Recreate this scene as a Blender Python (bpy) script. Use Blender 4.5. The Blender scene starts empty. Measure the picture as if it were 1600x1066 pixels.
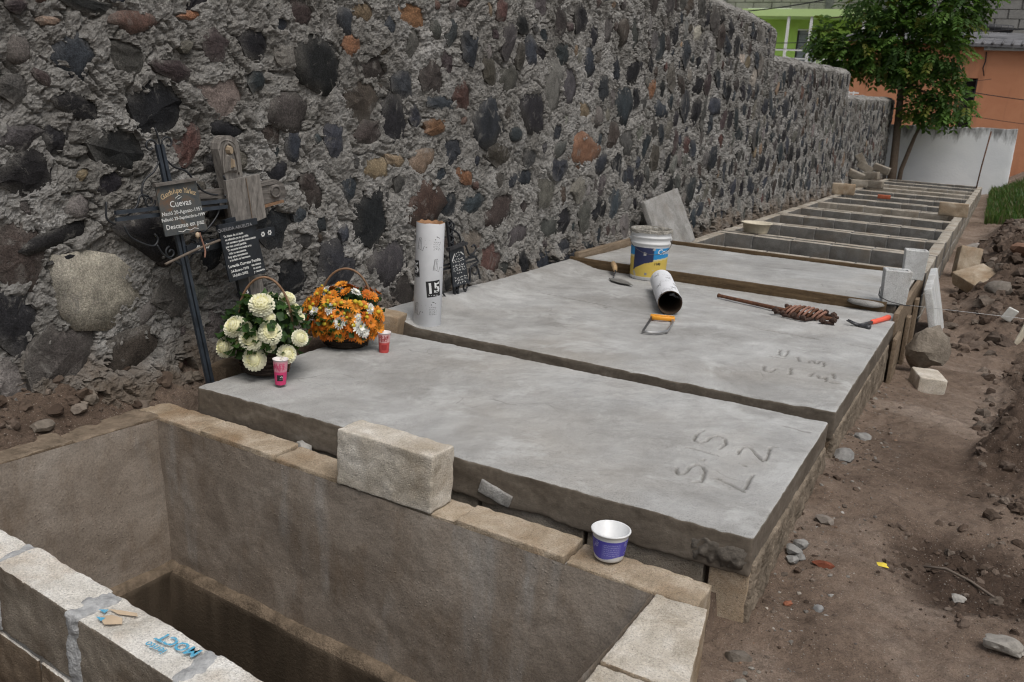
import bpy, bmesh, math, random
import numpy as np
from mathutils import Vector, Matrix
from mathutils import noise as mnoise

# ------------------------------------------------------------------ camera, sky, sun, exposure
scene = bpy.context.scene
C = scene.collection
cam_data = bpy.data.cameras.new('camera')
cam = bpy.data.objects.new('camera', cam_data)
C.objects.link(cam)
cam.matrix_world = Matrix(((0.875327, -0.172277, 0.451800, 0.0),
                           (0.479809, 0.193757, -0.855711, 0.0),
                           (0.059880, 0.965805, 0.252261, 1.2),
                           (0, 0, 0, 1)))
cam_data.sensor_width = 36.0
cam_data.lens = 31.5
cam_data.clip_start = 0.05
cam_data.clip_end = 600
cam_data.dof.use_dof = True
cam_data.dof.focus_distance = 3.5
cam_data.dof.aperture_fstop = 6.3
scene.camera = cam

SUN_EL, SUN_AZ = math.radians(62), math.radians(125)      # azimuth measured from +y towards +x
world = bpy.data.worlds.new('World')
scene.world = world
world.use_nodes = True
wn, wl = world.node_tree.nodes, world.node_tree.links
bg = wn['Background']
sky = wn.new('ShaderNodeTexSky')
sky.sky_type = 'NISHITA'
sky.sun_disc = False
sky.sun_elevation = SUN_EL
sky.sun_rotation = SUN_AZ
sky.air_density = 1.6
sky.dust_density = 6.0
hs = wn.new('ShaderNodeHueSaturation')
hs.inputs['Saturation'].default_value = 0.46              # even cloud cover takes most of the blue out
wl.new(sky.outputs[0], hs.inputs['Color'])
wl.new(hs.outputs[0], bg.inputs['Color'])
bg.inputs['Strength'].default_value = 0.10

sun_data = bpy.data.lights.new('sun', 'SUN')
sun_data.energy = 1.15
sun_data.angle = math.radians(28)
sun_data.color = (1.0, 0.97, 0.93)
sun = bpy.data.objects.new('sun', sun_data)
C.objects.link(sun)
sd = Vector((math.sin(SUN_AZ) * math.cos(SUN_EL), math.cos(SUN_AZ) * math.cos(SUN_EL), math.sin(SUN_EL)))
sun.rotation_euler = sd.to_track_quat('Z', 'Y').to_euler()

scene.view_settings.view_transform = 'Standard'
scene.view_settings.look = 'None'
scene.view_settings.exposure = 0.16
scene.view_settings.gamma = 1.0
scene.cycles.filter_width = 1.1

# ------------------------------------------------------------------ helpers
rnd = random.Random(7)
PI = math.pi

def _h(ix, iy, iz, seed):
    h = (ix.astype(np.int64) * 374761393 + iy.astype(np.int64) * 668265263 + iz.astype(np.int64) * 2147483647 + seed * 974634777) & 0xffffffff
    h = ((h ^ (h >> 13)) * 1274126177) & 0xffffffff
    h = (h ^ (h >> 16)) & 0xffffffff
    return h.astype(np.float64) / 4294967295.0 * 2 - 1

def vn(x, y, z=0.0, seed=0):
    """smooth value noise in -1..1 on arrays"""
    x, y, z = np.broadcast_arrays(np.asarray(x, float), np.asarray(y, float), np.asarray(z, float))
    ix, iy, iz = np.floor(x), np.floor(y), np.floor(z)
    fx, fy, fz = x - ix, y - iy, z - iz
    fx = fx * fx * fx * (fx * (fx * 6 - 15) + 10); fy = fy * fy * fy * (fy * (fy * 6 - 15) + 10); fz = fz * fz * (3 - 2 * fz)
    def layer(k):
        a = _h(ix, iy, iz + k, seed); b = _h(ix + 1, iy, iz + k, seed)
        c = _h(ix, iy + 1, iz + k, seed); d = _h(ix + 1, iy + 1, iz + k, seed)
        return (a * (1 - fx) + b * fx) * (1 - fy) + (c * (1 - fx) + d * fx) * fy
    if np.all(fz == 0):
        return layer(0)
    return layer(0) * (1 - fz) + layer(1) * fz

def fbm(x, y, z=0.0, octv=4, seed=0, gain=0.5):
    s, a, t, f = 0.0, 1.0, 0.0, 1.0
    for o in range(octv):
        s = s + a * vn(np.asarray(x) * f + o * 17.3, np.asarray(y) * f + o * 9.1, np.asarray(z) * f, seed + o)
        t += a; a *= gain; f *= 2.03
    return s / t

def sstep(a, b, x):
    t = np.clip((x - a) / (b - a), 0, 1)
    return t * t * (3 - 2 * t)

def mk(name, V, F, mat, parent=None, smooth=True, col=None, loc=None, rot=None, mats=None, midx=None,
       label=None, cat=None, group=None, kind=None, sharp=None):
    me = bpy.data.meshes.new(name)
    if isinstance(V, np.ndarray):
        V = V.reshape(-1, 3)
        me.from_pydata(V.tolist(), [], F.tolist() if isinstance(F, np.ndarray) else F)
    else:
        me.from_pydata([tuple(v) for v in V], [], F)
    for m in (mats or [mat]):
        me.materials.append(M[m] if isinstance(m, str) else m)
    if midx is not None:
        me.polygons.foreach_set('material_index', np.asarray(midx, np.int32))
    if smooth:
        me.polygons.foreach_set('use_smooth', np.ones(len(me.polygons), bool))
        if sharp:
            me.set_sharp_from_angle(angle=math.radians(sharp))
    if col is not None:
        ca = me.color_attributes.new('Col', 'FLOAT_COLOR', 'POINT')
        c = np.ones((len(me.vertices), 4), np.float32)
        c[:, :3] = np.asarray(col, np.float32)
        ca.data.foreach_set('color', c.ravel())
    me.update()
    return link(name, me, parent, loc, rot, label, cat, group, kind)

def link(name, me, parent=None, loc=None, rot=None, label=None, cat=None, group=None, kind=None):
    o = bpy.data.objects.new(name, me)
    C.objects.link(o)
    if parent is not None: o.parent = parent
    if loc is not None: o.location = loc
    if rot is not None: o.rotation_euler = rot
    tag(o, label, cat, group, kind)
    return o

def tag(o, label=None, cat=None, group=None, kind=None):
    if label: o['label'] = label
    if cat: o['category'] = cat
    if group: o['group'] = group
    if kind: o['kind'] = kind
    return o

def thing(name, label, cat, loc=(0, 0, 0), rot=(0, 0, 0), group=None):
    o = bpy.data.objects.new(name, None)
    o.empty_display_size = 0.1
    C.objects.link(o)
    o.location = loc; o.rotation_euler = rot
    return tag(o, label, cat, group)

class MB:
    """collects simple solids into one mesh"""
    def __init__(s): s.V, s.F, s.col = [], [], []
    def add(s, V, F, c=None):
        n = len(s.V); s.V += [tuple(v) for v in V]; s.F += [tuple(i + n for i in f) for f in F]
        s.col += [c if c is not None else (1, 1, 1)] * len(V)
        return s
    def addc(s, V, F, cols):
        n = len(s.V); s.V += [tuple(v) for v in V]; s.F += [tuple(i + n for i in f) for f in F]; s.col += list(cols); return s
    def box(s, c, d, rot=None, bev=0.0, col=None):
        V, F = chambox(d[0] / 2, d[1] / 2, d[2] / 2, bev)
        if rot is not None: V = [rot @ Vector(v) for v in V]
        return s.add([(v[0] + c[0], v[1] + c[1], v[2] + c[2]) for v in V], F, col)
    def tube(s, path, r, n=8, col=None, caps=True, square=False):
        V, F = tube(path, r, n, caps); return s.add(V, F, col)
    def lathe(s, prof, n=24, col=None, cols=None):
        V, F = lathe(prof, n)
        if cols is not None: return s.addc(V, F, [c for c in cols for _ in range(n)])
        return s.add(V, F, col)
    def build(s, name, mat, parent=None, smooth=True, usecol=False, **kw):
        return mk(name, s.V, s.F, mat, parent, smooth, col=s.col if usecol else None, **kw)

def chambox(hx, hy, hz, b=0.0):
    if b <= 0:
        V = [(x, y, z) for x in (-hx, hx) for y in (-hy, hy) for z in (-hz, hz)]
        return V, [(0, 1, 3, 2), (4, 6, 7, 5), (0, 4, 5, 1), (2, 3, 7, 6), (0, 2, 6, 4), (1, 5, 7, 3)]
    V, idx = [], {}
    for sx in (-1, 1):
        for sy in (-1, 1):
            for sz in (-1, 1):
                for ax in range(3):
                    p = [sx * hx, sy * hy, sz * hz]
                    for k in range(3):
                        if k != ax: p[k] -= (sx, sy, sz)[k] * b
                    idx[(sx, sy, sz, ax)] = len(V); V.append(tuple(p))
    F = []
    S = (-1, 1)
    for s in S:
        F.append([idx[(s, a, b_, 0)] for a, b_ in ((-1, -1), (1, -1), (1, 1), (-1, 1))][::s])
        F.append([idx[(a, s, b_, 1)] for a, b_ in ((-1, -1), (-1, 1), (1, 1), (1, -1))][::s])
        F.append([idx[(a, b_, s, 2)] for a, b_ in ((-1, -1), (1, -1), (1, 1), (-1, 1))][::s])
    for a in S:
        for b_ in S:
            for k in range(3):
                i, j = [q for q in range(3) if q != k]
                def key(e, ax):
                    q = [0, 0, 0]; q[i] = a; q[j] = b_; q[k] = e
                    return idx[(q[0], q[1], q[2], ax)]
                F.append([key(-1, i), key(1, i), key(1, j), key(-1, j)])
            for c in S:
                F.append([idx[(a, b_, c, 0)], idx[(a, b_, c, 1)], idx[(a, b_, c, 2)]])
    return V, fixn(V, F)

def fixn(V, F):
    out = []
    for f in F:
        vs = [Vector(V[i]) for i in f]
        n = (vs[1] - vs[0]).cross(vs[2] - vs[0])
        c = sum(vs, Vector()) / len(vs)
        out.append(tuple(f) if n.dot(c) >= 0 else tuple(reversed(f)))
    return out

def tube(path, r, n=8, caps=True):
    P = [Vector(p) for p in path]
    V, F = [], []
    up = None
    for i, p in enumerate(P):
        t = (P[min(i + 1, len(P) - 1)] - P[max(i - 1, 0)])
        if t.length < 1e-9: t = Vector((0, 0, 1))
        t.normalize()
        if up is None:
            up = t.orthogonal().normalized()
        else:
            up = (up - t * up.dot(t))
            up = up.normalized() if up.length > 1e-6 else t.orthogonal().normalized()
        w = t.cross(up)
        rr = r[i] if isinstance(r, (list, tuple)) else r
        for k in range(n):
            a = 2 * PI * (k + .5) / n
            V.append(p + (up * math.cos(a) + w * math.sin(a)) * rr)
    for i in range(len(P) - 1):
        for k in range(n):
            a, b = i * n + k, i * n + (k + 1) % n
            F.append((a, b, b + n, a + n))
    if caps:
        F.append(tuple(range(n))[::-1]); F.append(tuple((len(P) - 1) * n + k for k in range(n)))
    return V, F

def lathe(prof, n=24):
    V, F = [], []
    for (r, z) in prof:
        for k in range(n):
            a = 2 * PI * k / n
            V.append((r * math.cos(a), r * math.sin(a), z))
    for i in range(len(prof) - 1):
        for k in range(n):
            a, b = i * n + k, i * n + (k + 1) % n
            F.append((a, b, b + n, a + n))
    return V, F

def rbox(sx, sy, sz, seg=0.03, r=0.008, amp=0.003, seed=0, chip=0.6, freq=14.0, skip_bottom=False):
    """block with worn, rounded edges and an uneven face; centred on the origin; returns arrays"""
    def ax(L):
        h = L / 2
        n = max(2, int(round((L - 2 * r) / seg)) + 1)
        a = np.linspace(-h + r, h - r, n)
        return np.concatenate([[-h, -h + r * .35], a, [h - r * .35, h]])
    X, Y, Z = ax(sx), ax(sy), ax(sz)
    nx, ny, nz = len(X), len(Y), len(Z)
    I, J, K = np.meshgrid(np.arange(nx), np.arange(ny), np.arange(nz), indexing='ij')
    surf = (I == 0) | (I == nx - 1) | (J == 0) | (J == ny - 1) | (K == 0) | (K == nz - 1)
    ids = -np.ones((nx, ny, nz), int)
    ids[surf] = np.arange(surf.sum())
    V = np.stack([X[I[surf]], Y[J[surf]], Z[K[surf]]], 1)
    Q = []
    def quads(a, flip):
        q = np.stack([a[:-1, :-1], a[1:, :-1], a[1:, 1:], a[:-1, 1:]], -1).reshape(-1, 4)
        Q.append(q[:, ::-1] if flip else q)
    quads(ids[:, :, -1], False)
    if not skip_bottom: quads(ids[:, :, 0], True)
    quads(ids[0], True); quads(ids[-1], False)
    quads(ids[:, 0, :], False); quads(ids[:, -1, :], True)
    F = np.concatenate(Q)
    H = np.array([sx, sy, sz]) / 2
    nz_ = fbm(V[:, 0] * freq + seed * 3.1, V[:, 1] * freq, V[:, 2] * freq + seed, 3, seed)
    rr = np.minimum(r * (1 + chip * 1.8 * np.clip(nz_, -.4, 1)), H.min() * .8)[:, None]
    inner = np.clip(V, -H + rr, H - rr)
    d = V - inner
    L = np.linalg.norm(d, axis=1, keepdims=True); L[L == 0] = 1
    edge = (np.abs(d) > 1e-6).sum(1)
    N = d / L
    V = inner + N * np.where(edge[:, None] > 1, rr, np.minimum(L, rr))
    n2 = fbm(V[:, 0] * freq * 2.2 + seed, V[:, 1] * freq * 2.2 + 5, V[:, 2] * freq * 2.2, 3, seed + 11)
    V = V + N * (n2 * amp)[:, None]
    return V, F

def rock(rad, seed, sub=2, squash=(1, 1, .7), rough=.28, ncut=9):
    bm = bmesh.new()
    bmesh.ops.create_icosphere(bm, subdivisions=sub, radius=1.0)
    rs = random.Random(seed)
    cuts = [(Vector((rs.gauss(0, 1), rs.gauss(0, 1), rs.gauss(0, 1))).normalized(), rs.uniform(.55, .9)) for _ in range(ncut)]
    V = []
    for v in bm.verts:
        p = v.co.copy()
        for n, d in cuts:
            k = p.dot(n) - d
            if k > 0: p -= n * k * .92
        p *= 1 + rough * mnoise.fractal(v.co * 1.7 + Vector((seed * 3.7, 0, 0)), 1.0, 2.0, 3)
        V.append((p.x * squash[0] * rad, p.y * squash[1] * rad, p.z * squash[2] * rad))
    F = [tuple(v.index for v in f.verts) for f in bm.faces]
    bm.free()
    return V, F

def text2d(s, size, bold=0.0, align='CENTER', shear=0.0, spacing=1.0):
    """flat letter outlines as (V2, F)"""
    cu = bpy.data.curves.new('t', 'FONT')
    cu.body = s; cu.size = size; cu.align_x = align; cu.align_y = 'CENTER'
    cu.offset = bold; cu.shear = shear; cu.space_character = spacing; cu.resolution_u = 2
    o = bpy.data.objects.new('t', cu); C.objects.link(o)
    dg = bpy.context.evaluated_depsgraph_get()
    me = bpy.data.meshes.new_from_object(o.evaluated_get(dg))
    V = [(v.co.x, v.co.y) for v in me.vertices]
    F = [tuple(p.vertices) for p in me.polygons]
    bpy.data.objects.remove(o); bpy.data.curves.remove(cu); bpy.data.meshes.remove(me)
    return V, F

def mapped(pieces, fn):
    """2-D pieces [(V2,F,dx,dy,rot)] laid on a surface by fn(u, v)"""
    V, F = [], []
    for V2, F2, dx, dy, a in pieces:
        n = len(V); ca, sa = math.cos(a), math.sin(a)
        V += [fn(x * ca - y * sa + dx, x * sa + y * ca + dy) for x, y in V2]
        F += [tuple(i + n for i in f) for f in F2]
    return V, F

def rect2(w, h, nx=1):
    V, F = [], []
    for i in range(nx + 1):
        x = -w / 2 + w * i / nx
        V += [(x, -h / 2), (x, h / 2)]
    for i in range(nx): F.append((2 * i, 2 * i + 2, 2 * i + 3, 2 * i + 1))
    return V, F

def stroke2(pts, w):
    V, F = [], []
    for i, p in enumerate(pts):
        a = pts[max(i - 1, 0)]; b = pts[min(i + 1, len(pts) - 1)]
        dx, dy = b[0] - a[0], b[1] - a[1]; L = math.hypot(dx, dy) or 1
        V += [(p[0] - dy / L * w / 2, p[1] + dx / L * w / 2), (p[0] + dy / L * w / 2, p[1] - dx / L * w / 2)]
    for i in range(len(pts) - 1): F.append((2 * i, 2 * i + 1, 2 * i + 3, 2 * i + 2))
    return V, F

# ------------------------------------------------------------------ materials
M = {}
def nm(name, rough=0.85, spec=0.3, metal=0.0):
    m = bpy.data.materials.new(name); m.use_nodes = True
    nt = m.node_tree; b = nt.nodes['Principled BSDF']
    b.inputs['Roughness'].default_value = rough
    b.inputs['Specular IOR Level'].default_value = spec
    b.inputs['Metallic'].default_value = metal
    M[name] = m
    return m, nt, b

class NT:
    def __init__(s, nt): s.nt = nt; s.pos = nt.nodes.new('ShaderNodeNewGeometry').outputs['Position']
    def n(s, t, **kw):
        k = s.nt.nodes.new('ShaderNode' + t)
        for a, v in kw.items(): setattr(k, a, v)
        return k
    def noise(s, scale, detail=6, rough=.6, dist=0, vec=None):
        k = s.n('TexNoise'); k.inputs['Scale'].default_value = scale; k.inputs['Detail'].default_value = detail
        k.inputs['Roughness'].default_value = rough; k.inputs['Distortion'].default_value = dist
        s.nt.links.new(vec or s.pos, k.inputs['Vector']); return k.outputs['Fac']
    def vor(s, scale, feature='F1', vec=None):
        k = s.n('TexVoronoi', feature=feature); k.inputs['Scale'].default_value = scale
        s.nt.links.new(vec or s.pos, k.inputs['Vector']); return k.outputs['Distance']
    def ramp(s, fac, stops):
        k = s.n('ValToRGB'); e = k.color_ramp.elements
        while len(e) < len(stops): e.new(.5)
        for i, (p, c) in enumerate(stops):
            e[i].position = p; e[i].color = (c if isinstance(c, tuple) else (c, c, c)) + (1,)
        s.nt.links.new(fac, k.inputs['Fac']); return k.outputs['Color']
    def mix(s, fac, a, b, mode='MIX'):
        k = s.n('Mix', data_type='RGBA', blend_type=mode)
        for sock, v in ((k.inputs['Factor'], fac), (k.inputs['A'], a), (k.inputs['B'], b)):
            if isinstance(v, (int, float)): sock.default_value = v
            elif isinstance(v, tuple): sock.default_value = v + (1,)
            else: s.nt.links.new(v, sock)
        return k.outputs['Result']
    def math(s, op, a, b=None):
        k = s.n('Math', operation=op)
        for i, v in enumerate((a, b)):
            if v is None: continue
            if isinstance(v, (int, float)): k.inputs[i].default_value = v
            else: s.nt.links.new(v, k.inputs[i])
        return k.outputs[0]
    def bump(s, h, strength, dist, normal=None):
        k = s.n('Bump'); k.inputs['Strength'].default_value = strength; k.inputs['Distance'].default_value = dist
        s.nt.links.new(h, k.inputs['Height'])
        if normal is not None: s.nt.links.new(normal, k.inputs['Normal'])
        return k.outputs['Normal']
    def sep(s, vec=None):
        k = s.n('SeparateXYZ'); s.nt.links.new(vec or s.pos, k.inputs[0]); return k.outputs
    def scaled(s, v):
        k = s.n('VectorMath', operation='MULTIPLY'); s.nt.links.new(s.pos, k.inputs[0]); k.inputs[1].default_value = v
        return k.outputs[0]
    def link(s, a, b): s.nt.links.new(a, b)

def plain(name, c, rough=.6, spec=.4, metal=0.0, var=.12, vscale=30, bump=0.0, bscale=120, bdist=.002):
    m, nt, b = nm(name, rough, spec, metal); t = NT(nt)
    f = t.noise(vscale, 5)
    col = t.ramp(f, [(.3, tuple(x * (1 - var) for x in c)), (.7, tuple(min(1, x * (1 + var)) for x in c))])
    t.link(col, b.inputs['Base Color'])
    if bump: t.link(t.bump(t.noise(bscale, 4), bump, bdist), b.inputs['Normal'])
    return m

def vcol(name, rough=.6, spec=.3, var=.15, vscale=40, bump=0.0, bscale=120, bdist=.002, sub=0.0):
    m, nt, b = nm(name, rough, spec); t = NT(nt)
    a = t.n('Attribute', attribute_name='Col')
    f = t.noise(vscale, 5)
    g = t.ramp(f, [(.3, 1 - var), (.7, 1.0)])
    t.link(t.mix(1.0, a.outputs['Color'], g, 'MULTIPLY'), b.inputs['Base Color'])
    if bump: t.link(t.bump(t.noise(bscale, 4), bump, bdist), b.inputs['Normal'])
    return m, t, b

def build_materials():
    # rough trowelled mortar of the rubble wall
    m, nt, b = nm('mortar', .95, .12); t = NT(nt)
    n1 = t.noise(3.2, 8, .65, .6); n2 = t.noise(26, 8, .7, .4); n3 = t.noise(140, 4, .7)
    base = t.ramp(n1, [(.28, (.128, .122, .113)), (.46, (.226, .219, .207)), (.60, (.304, .297, .286)), (.76, (.43, .425, .417))])
    fine = t.ramp(n2, [(.30, (.45, .43, .41)), (.50, (1, 1, 1)), (.72, (1.25, 1.23, 1.2))])
    c = t.mix(.85, base, fine, 'MULTIPLY')
    c = t.mix(.9, c, t.ramp(t.noise(170, 4, .8), [(.30, (.40, .39, .38)), (.46, (1, 1, 1)), (.70, (1.35, 1.34, 1.32))]), 'MULTIPLY')
    eff = t.ramp(t.noise(1.7, 6, .7, 1.2), [(.56, 0.0), (.70, 1.0)])          # lime bloom
    c = t.mix(t.math('MULTIPLY', eff, t.ramp(n2, [(.4, 0.0), (.7, .7)])), c, (.45, .45, .45))
    z = t.sep()[2]
    soil = t.math('ADD', t.math('MULTIPLY', z, -2.2), t.math('MULTIPLY', t.noise(5, 5), 1.6))
    c = t.mix(t.ramp(soil, [(.35, 0.0), (.95, .8)]), c, (.150, .114, .084))      # splashed soil along the foot
    t.link(c, b.inputs['Base Color'])
    h = t.math('ADD', t.math('MULTIPLY', n2, .9), t.math('MULTIPLY', n3, .55))
    h = t.math('ADD', h, t.math('MULTIPLY', t.noise(60, 6, .75, .8), .6))
    t.link(t.bump(h, .9, .020), b.inputs['Normal'])
    # rubble stones, colour per stone
    m, t, b = vcol('rubble', .92, .2, .55, 11)
    n2 = t.noise(60, 6, .75); v = t.vor(130)
    c0 = b.inputs['Base Color'].links[0].from_socket
    c0 = t.mix(1.0, c0, t.ramp(t.noise(120, 5, .82), [(.28, .45), (.48, 1.0), (.72, 2.1)]), 'MULTIPLY')
    smear = t.math('MULTIPLY', t.ramp(t.noise(9, 6, .7, .6), [(.57, 0.0), (.68, 1.0)]), t.ramp(t.noise(70, 5, .8), [(.35, .15), (.6, .85)]))
    t.link(t.mix(smear, c0, (.235, .224, .208)), b.inputs['Base Color'])          # mortar wiped over the stone
    h = t.math('ADD', n2, t.math('MULTIPLY', t.ramp(v, [(.0, 0.0), (.35, 1.0)]), .5))
    t.link(t.bump(h, .8, .010), b.inputs['Normal'])
    # float-finished concrete of the slabs
    m, nt, b = nm('slab_top', .82, .3); t = NT(nt)
    n1 = t.noise(1.7, 8, .66, .5); n2 = t.noise(.9, 4, .5, .3)
    c = t.ramp(n1, [(.30, (.248, .243, .232)), (.47, (.328, .326, .318)), (.60, (.386, .387, .382)), (.76, (.495, .498, .494))])
    st = t.ramp(t.noise(6, 7, .72, .5, vec=t.scaled((1, .45, 1))), [(.35, .90), (.65, 1.07)])
    c = t.mix(1.0, c, st, 'MULTIPLY')
    c = t.mix(t.ramp(n2, [(.5, 0.0), (.75, .35)]), c, (.33, .285, .225))
    pits = t.ramp(t.vor(85), [(.07, .45), (.16, 1.0)])
    pm = t.ramp(t.noise(7, 4), [(.42, 0.0), (.62, 1.0)])
    c = t.mix(pm, c, t.mix(1.0, c, pits, 'MULTIPLY'))
    c = t.mix(.8, c, t.ramp(t.noise(240, 3, .85), [(.32, .42), (.46, 1.0), (.7, 1.25)]), 'MULTIPLY')
    tr = t.n('TexWave', wave_type='RINGS', rings_direction='SPHERICAL'); tr.inputs['Scale'].default_value = 2.2; tr.inputs['Distortion'].default_value = 9; tr.inputs['Detail'].default_value = 4; tr.inputs['Detail Scale'].default_value = 2.5
    t.link(t.scaled((1, .8, 1)), tr.inputs['Vector'])
    c = t.mix(.2, c, t.ramp(tr.outputs['Fac'], [(.2, .82), (.8, 1.14)]), 'MULTIPLY')
    hair = t.n('TexVoronoi', feature='DISTANCE_TO_EDGE'); hair.inputs['Scale'].default_value = 1.15
    wv = t.n('VectorMath', operation='ADD'); t.link(t.scaled((1, 1, 1)), wv.inputs[0]); nz_ = t.n('TexNoise'); nz_.inputs['Scale'].default_value = 5; t.link(t.pos, nz_.inputs['Vector']); nm_ = t.n('VectorMath', operation='SCALE'); nm_.inputs['Scale'].default_value = .35; t.link(nz_.outputs['Color'], nm_.inputs[0]); t.link(nm_.outputs[0], wv.inputs[1]); t.link(wv.outputs[0], hair.inputs['Vector'])
    c = t.mix(t.math('MULTIPLY', t.ramp(hair.outputs['Distance'], [(.0, .6), (.004, 0.0)]), t.ramp(t.noise(2.6, 3), [(.5, 0.0), (.6, 1.0)])), c, (.12, .115, .105))
    spill = t.math('MULTIPLY', t.ramp(t.noise(3.1, 9, .74, .4), [(.54, 0.0), (.64, 1.0)]), .5)
    c = t.mix(spill, c, (.50, .505, .50))                                          # dried laitance
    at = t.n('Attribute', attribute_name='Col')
    c = t.mix(t.math('MULTIPLY', at.outputs['Fac'], .75), c, (.085, .078, .068))     # darker colour along the scratched lettering and cracks
    t.link(c, b.inputs['Base Color'])
    h = t.math('ADD', t.math('MULTIPLY', t.noise(18, 6, .6), .5), t.math('MULTIPLY', t.noise(190, 3, .7), .25))
    h = t.math('ADD', h, t.math('MULTIPLY', pits, .35))
    t.link(t.bump(h, .6, .008), b.inputs['Normal'])
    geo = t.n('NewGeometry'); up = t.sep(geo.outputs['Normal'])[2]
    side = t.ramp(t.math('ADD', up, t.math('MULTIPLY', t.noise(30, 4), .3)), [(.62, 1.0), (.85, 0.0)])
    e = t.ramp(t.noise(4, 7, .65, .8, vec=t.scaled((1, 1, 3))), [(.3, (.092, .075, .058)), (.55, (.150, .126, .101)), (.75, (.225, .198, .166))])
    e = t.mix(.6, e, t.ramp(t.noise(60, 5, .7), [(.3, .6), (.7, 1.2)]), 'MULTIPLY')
    t.link(t.mix(side, c, e), b.inputs['Base Color'])                        # formed edges stripped later, darker and browner on upright faces
    # board-formed slab edge, darker and browner
    m, nt, b = nm('slab_edge', .85, .3); t = NT(nt)
    c = t.ramp(t.noise(4, 7, .65, .8, vec=t.scaled((1, 1, 3))), [(.3, (.075, .064, .052)), (.55, (.125, .110, .094)), (.75, (.19, .175, .155))])
    c = t.mix(.6, c, t.ramp(t.noise(60, 5, .7), [(.3, .6), (.7, 1.2)]), 'MULTIPLY')
    t.link(c, b.inputs['Base Color'])
    t.link(t.bump(t.noise(70, 6, .7), .7, .008), b.inputs['Normal'])
    # cement blocks
    def blockmat(name, lo, mid, hi, dirt, damt):
        m, nt, b = nm(name, .93, .15); t = NT(nt)
        c = t.ramp(t.noise(7, 7, .65, .5), [(.3, lo), (.5, mid), (.7, hi)])
        c = t.mix(t.ramp(t.noise(4, 5, .6), [(.48, 0.0), (.66, damt)]), c, dirt)
        c = t.mix(.9, c, t.ramp(t.noise(170, 4, .85), [(.30, .35), (.46, 1.0), (.7, 1.4)]), 'MULTIPLY')
        t.link(c, b.inputs['Base Color'])
        h = t.math('ADD', t.noise(120, 5, .8), t.math('MULTIPLY', t.ramp(t.vor(150), [(.1, 0.0), (.4, 1.0)]), .4))
        t.link(t.bump(h, .8, .006), b.inputs['Normal'])
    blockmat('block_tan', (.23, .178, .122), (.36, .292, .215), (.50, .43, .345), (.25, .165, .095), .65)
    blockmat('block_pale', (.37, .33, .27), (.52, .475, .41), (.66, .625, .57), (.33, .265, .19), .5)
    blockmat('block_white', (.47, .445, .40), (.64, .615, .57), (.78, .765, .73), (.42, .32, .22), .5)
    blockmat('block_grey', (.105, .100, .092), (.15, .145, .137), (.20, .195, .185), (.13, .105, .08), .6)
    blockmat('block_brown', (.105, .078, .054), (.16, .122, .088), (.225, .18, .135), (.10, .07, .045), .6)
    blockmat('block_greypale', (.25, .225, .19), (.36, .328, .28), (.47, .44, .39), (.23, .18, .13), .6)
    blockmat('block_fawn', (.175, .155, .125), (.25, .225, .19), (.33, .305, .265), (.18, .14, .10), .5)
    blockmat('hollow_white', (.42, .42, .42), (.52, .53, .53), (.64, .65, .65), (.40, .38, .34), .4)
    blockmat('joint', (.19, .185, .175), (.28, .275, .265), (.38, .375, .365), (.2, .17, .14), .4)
    # muddy render inside the open grave
    m, nt, b = nm('plaster', .85, .3); t = NT(nt)
    drip = t.noise(5.5, 6, .6, .3, vec=t.scaled((1, 1, .16)))
    c = t.ramp(t.noise(3, 7, .6, .8), [(.3, (.190, .154, .122)), (.55, (.282, .238, .197)), (.75, (.36, .316, .272))])
    c = t.mix(t.ramp(drip, [(.52, 0.0), (.68, .7)]), c, (.345, .335, .320))
    c = t.mix(t.ramp(t.noise(9, 6, .7, vec=t.scaled((1, 1, .4))), [(.5, 0.0), (.7, .65)]), c, (.165, .120, .083))
    c = t.mix(.8, c, t.ramp(t.noise(130, 5, .82), [(.3, .5), (.5, 1.0), (.7, 1.35)]), 'MULTIPLY')
    t.link(c, b.inputs['Base Color'])
    spat = t.math('MULTIPLY', t.ramp(t.vor(55), [(.05, 1.0), (.25, 0.0)]), t.ramp(t.noise(4, 4), [(.45, 0.0), (.62, 1.0)]))
    h = t.math('ADD', t.noise(70, 6, .75), t.math('MULTIPLY', spat, .7))
    t.link(t.bump(h, .5, .006), b.inputs['Normal'])
    m, nt, b = nm('plaster_low', .75, .35); t = NT(nt)  # darker render of the lower pit walls and floor
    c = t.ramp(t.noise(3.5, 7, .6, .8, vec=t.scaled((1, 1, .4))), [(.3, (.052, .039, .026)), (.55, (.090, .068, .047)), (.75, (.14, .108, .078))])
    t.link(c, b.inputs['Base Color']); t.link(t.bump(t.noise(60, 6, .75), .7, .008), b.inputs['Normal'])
    # trodden soil
    m, nt, b = nm('soil', .97, .1); t = NT(nt)
    n1 = t.noise(1.3, 8, .62, .6); n2 = t.noise(22, 7, .72); n3 = t.noise(130, 4, .75)
    c = t.ramp(n1, [(.3, (.122, .088, .067)), (.5, (.200, .150, .117)), (.7, (.305, .246, .202))])
    a = t.n('Attribute', attribute_name='Col')
    c = t.mix(a.outputs['Fac'], c, (.078, .055, .042))                      # freshly dug, moist earth
    c = t.mix(.8, c, t.ramp(n2, [(.28, .5), (.5, 1.0), (.75, 1.3)]), 'MULTIPLY')
    c = t.mix(.9, c, t.ramp(t.noise(190, 4, .85), [(.28, .35), (.5, 1.0), (.72, 1.5)]), 'MULTIPLY')
    c = t.mix(t.ramp(t.vor(70), [(.08, .8), (.17, 0.0)]), c, (.34, .31, .275))   # grit
    c = t.mix(t.ramp(t.vor(33, vec=t.scaled((1.1, 1, 1))), [(.04, .9), (.09, 0.0)]), c, (.38, .33, .28))
    t.link(c, b.inputs['Base Color'])
    h = t.math('ADD', n2, t.math('MULTIPLY', n3, .4))
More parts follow.
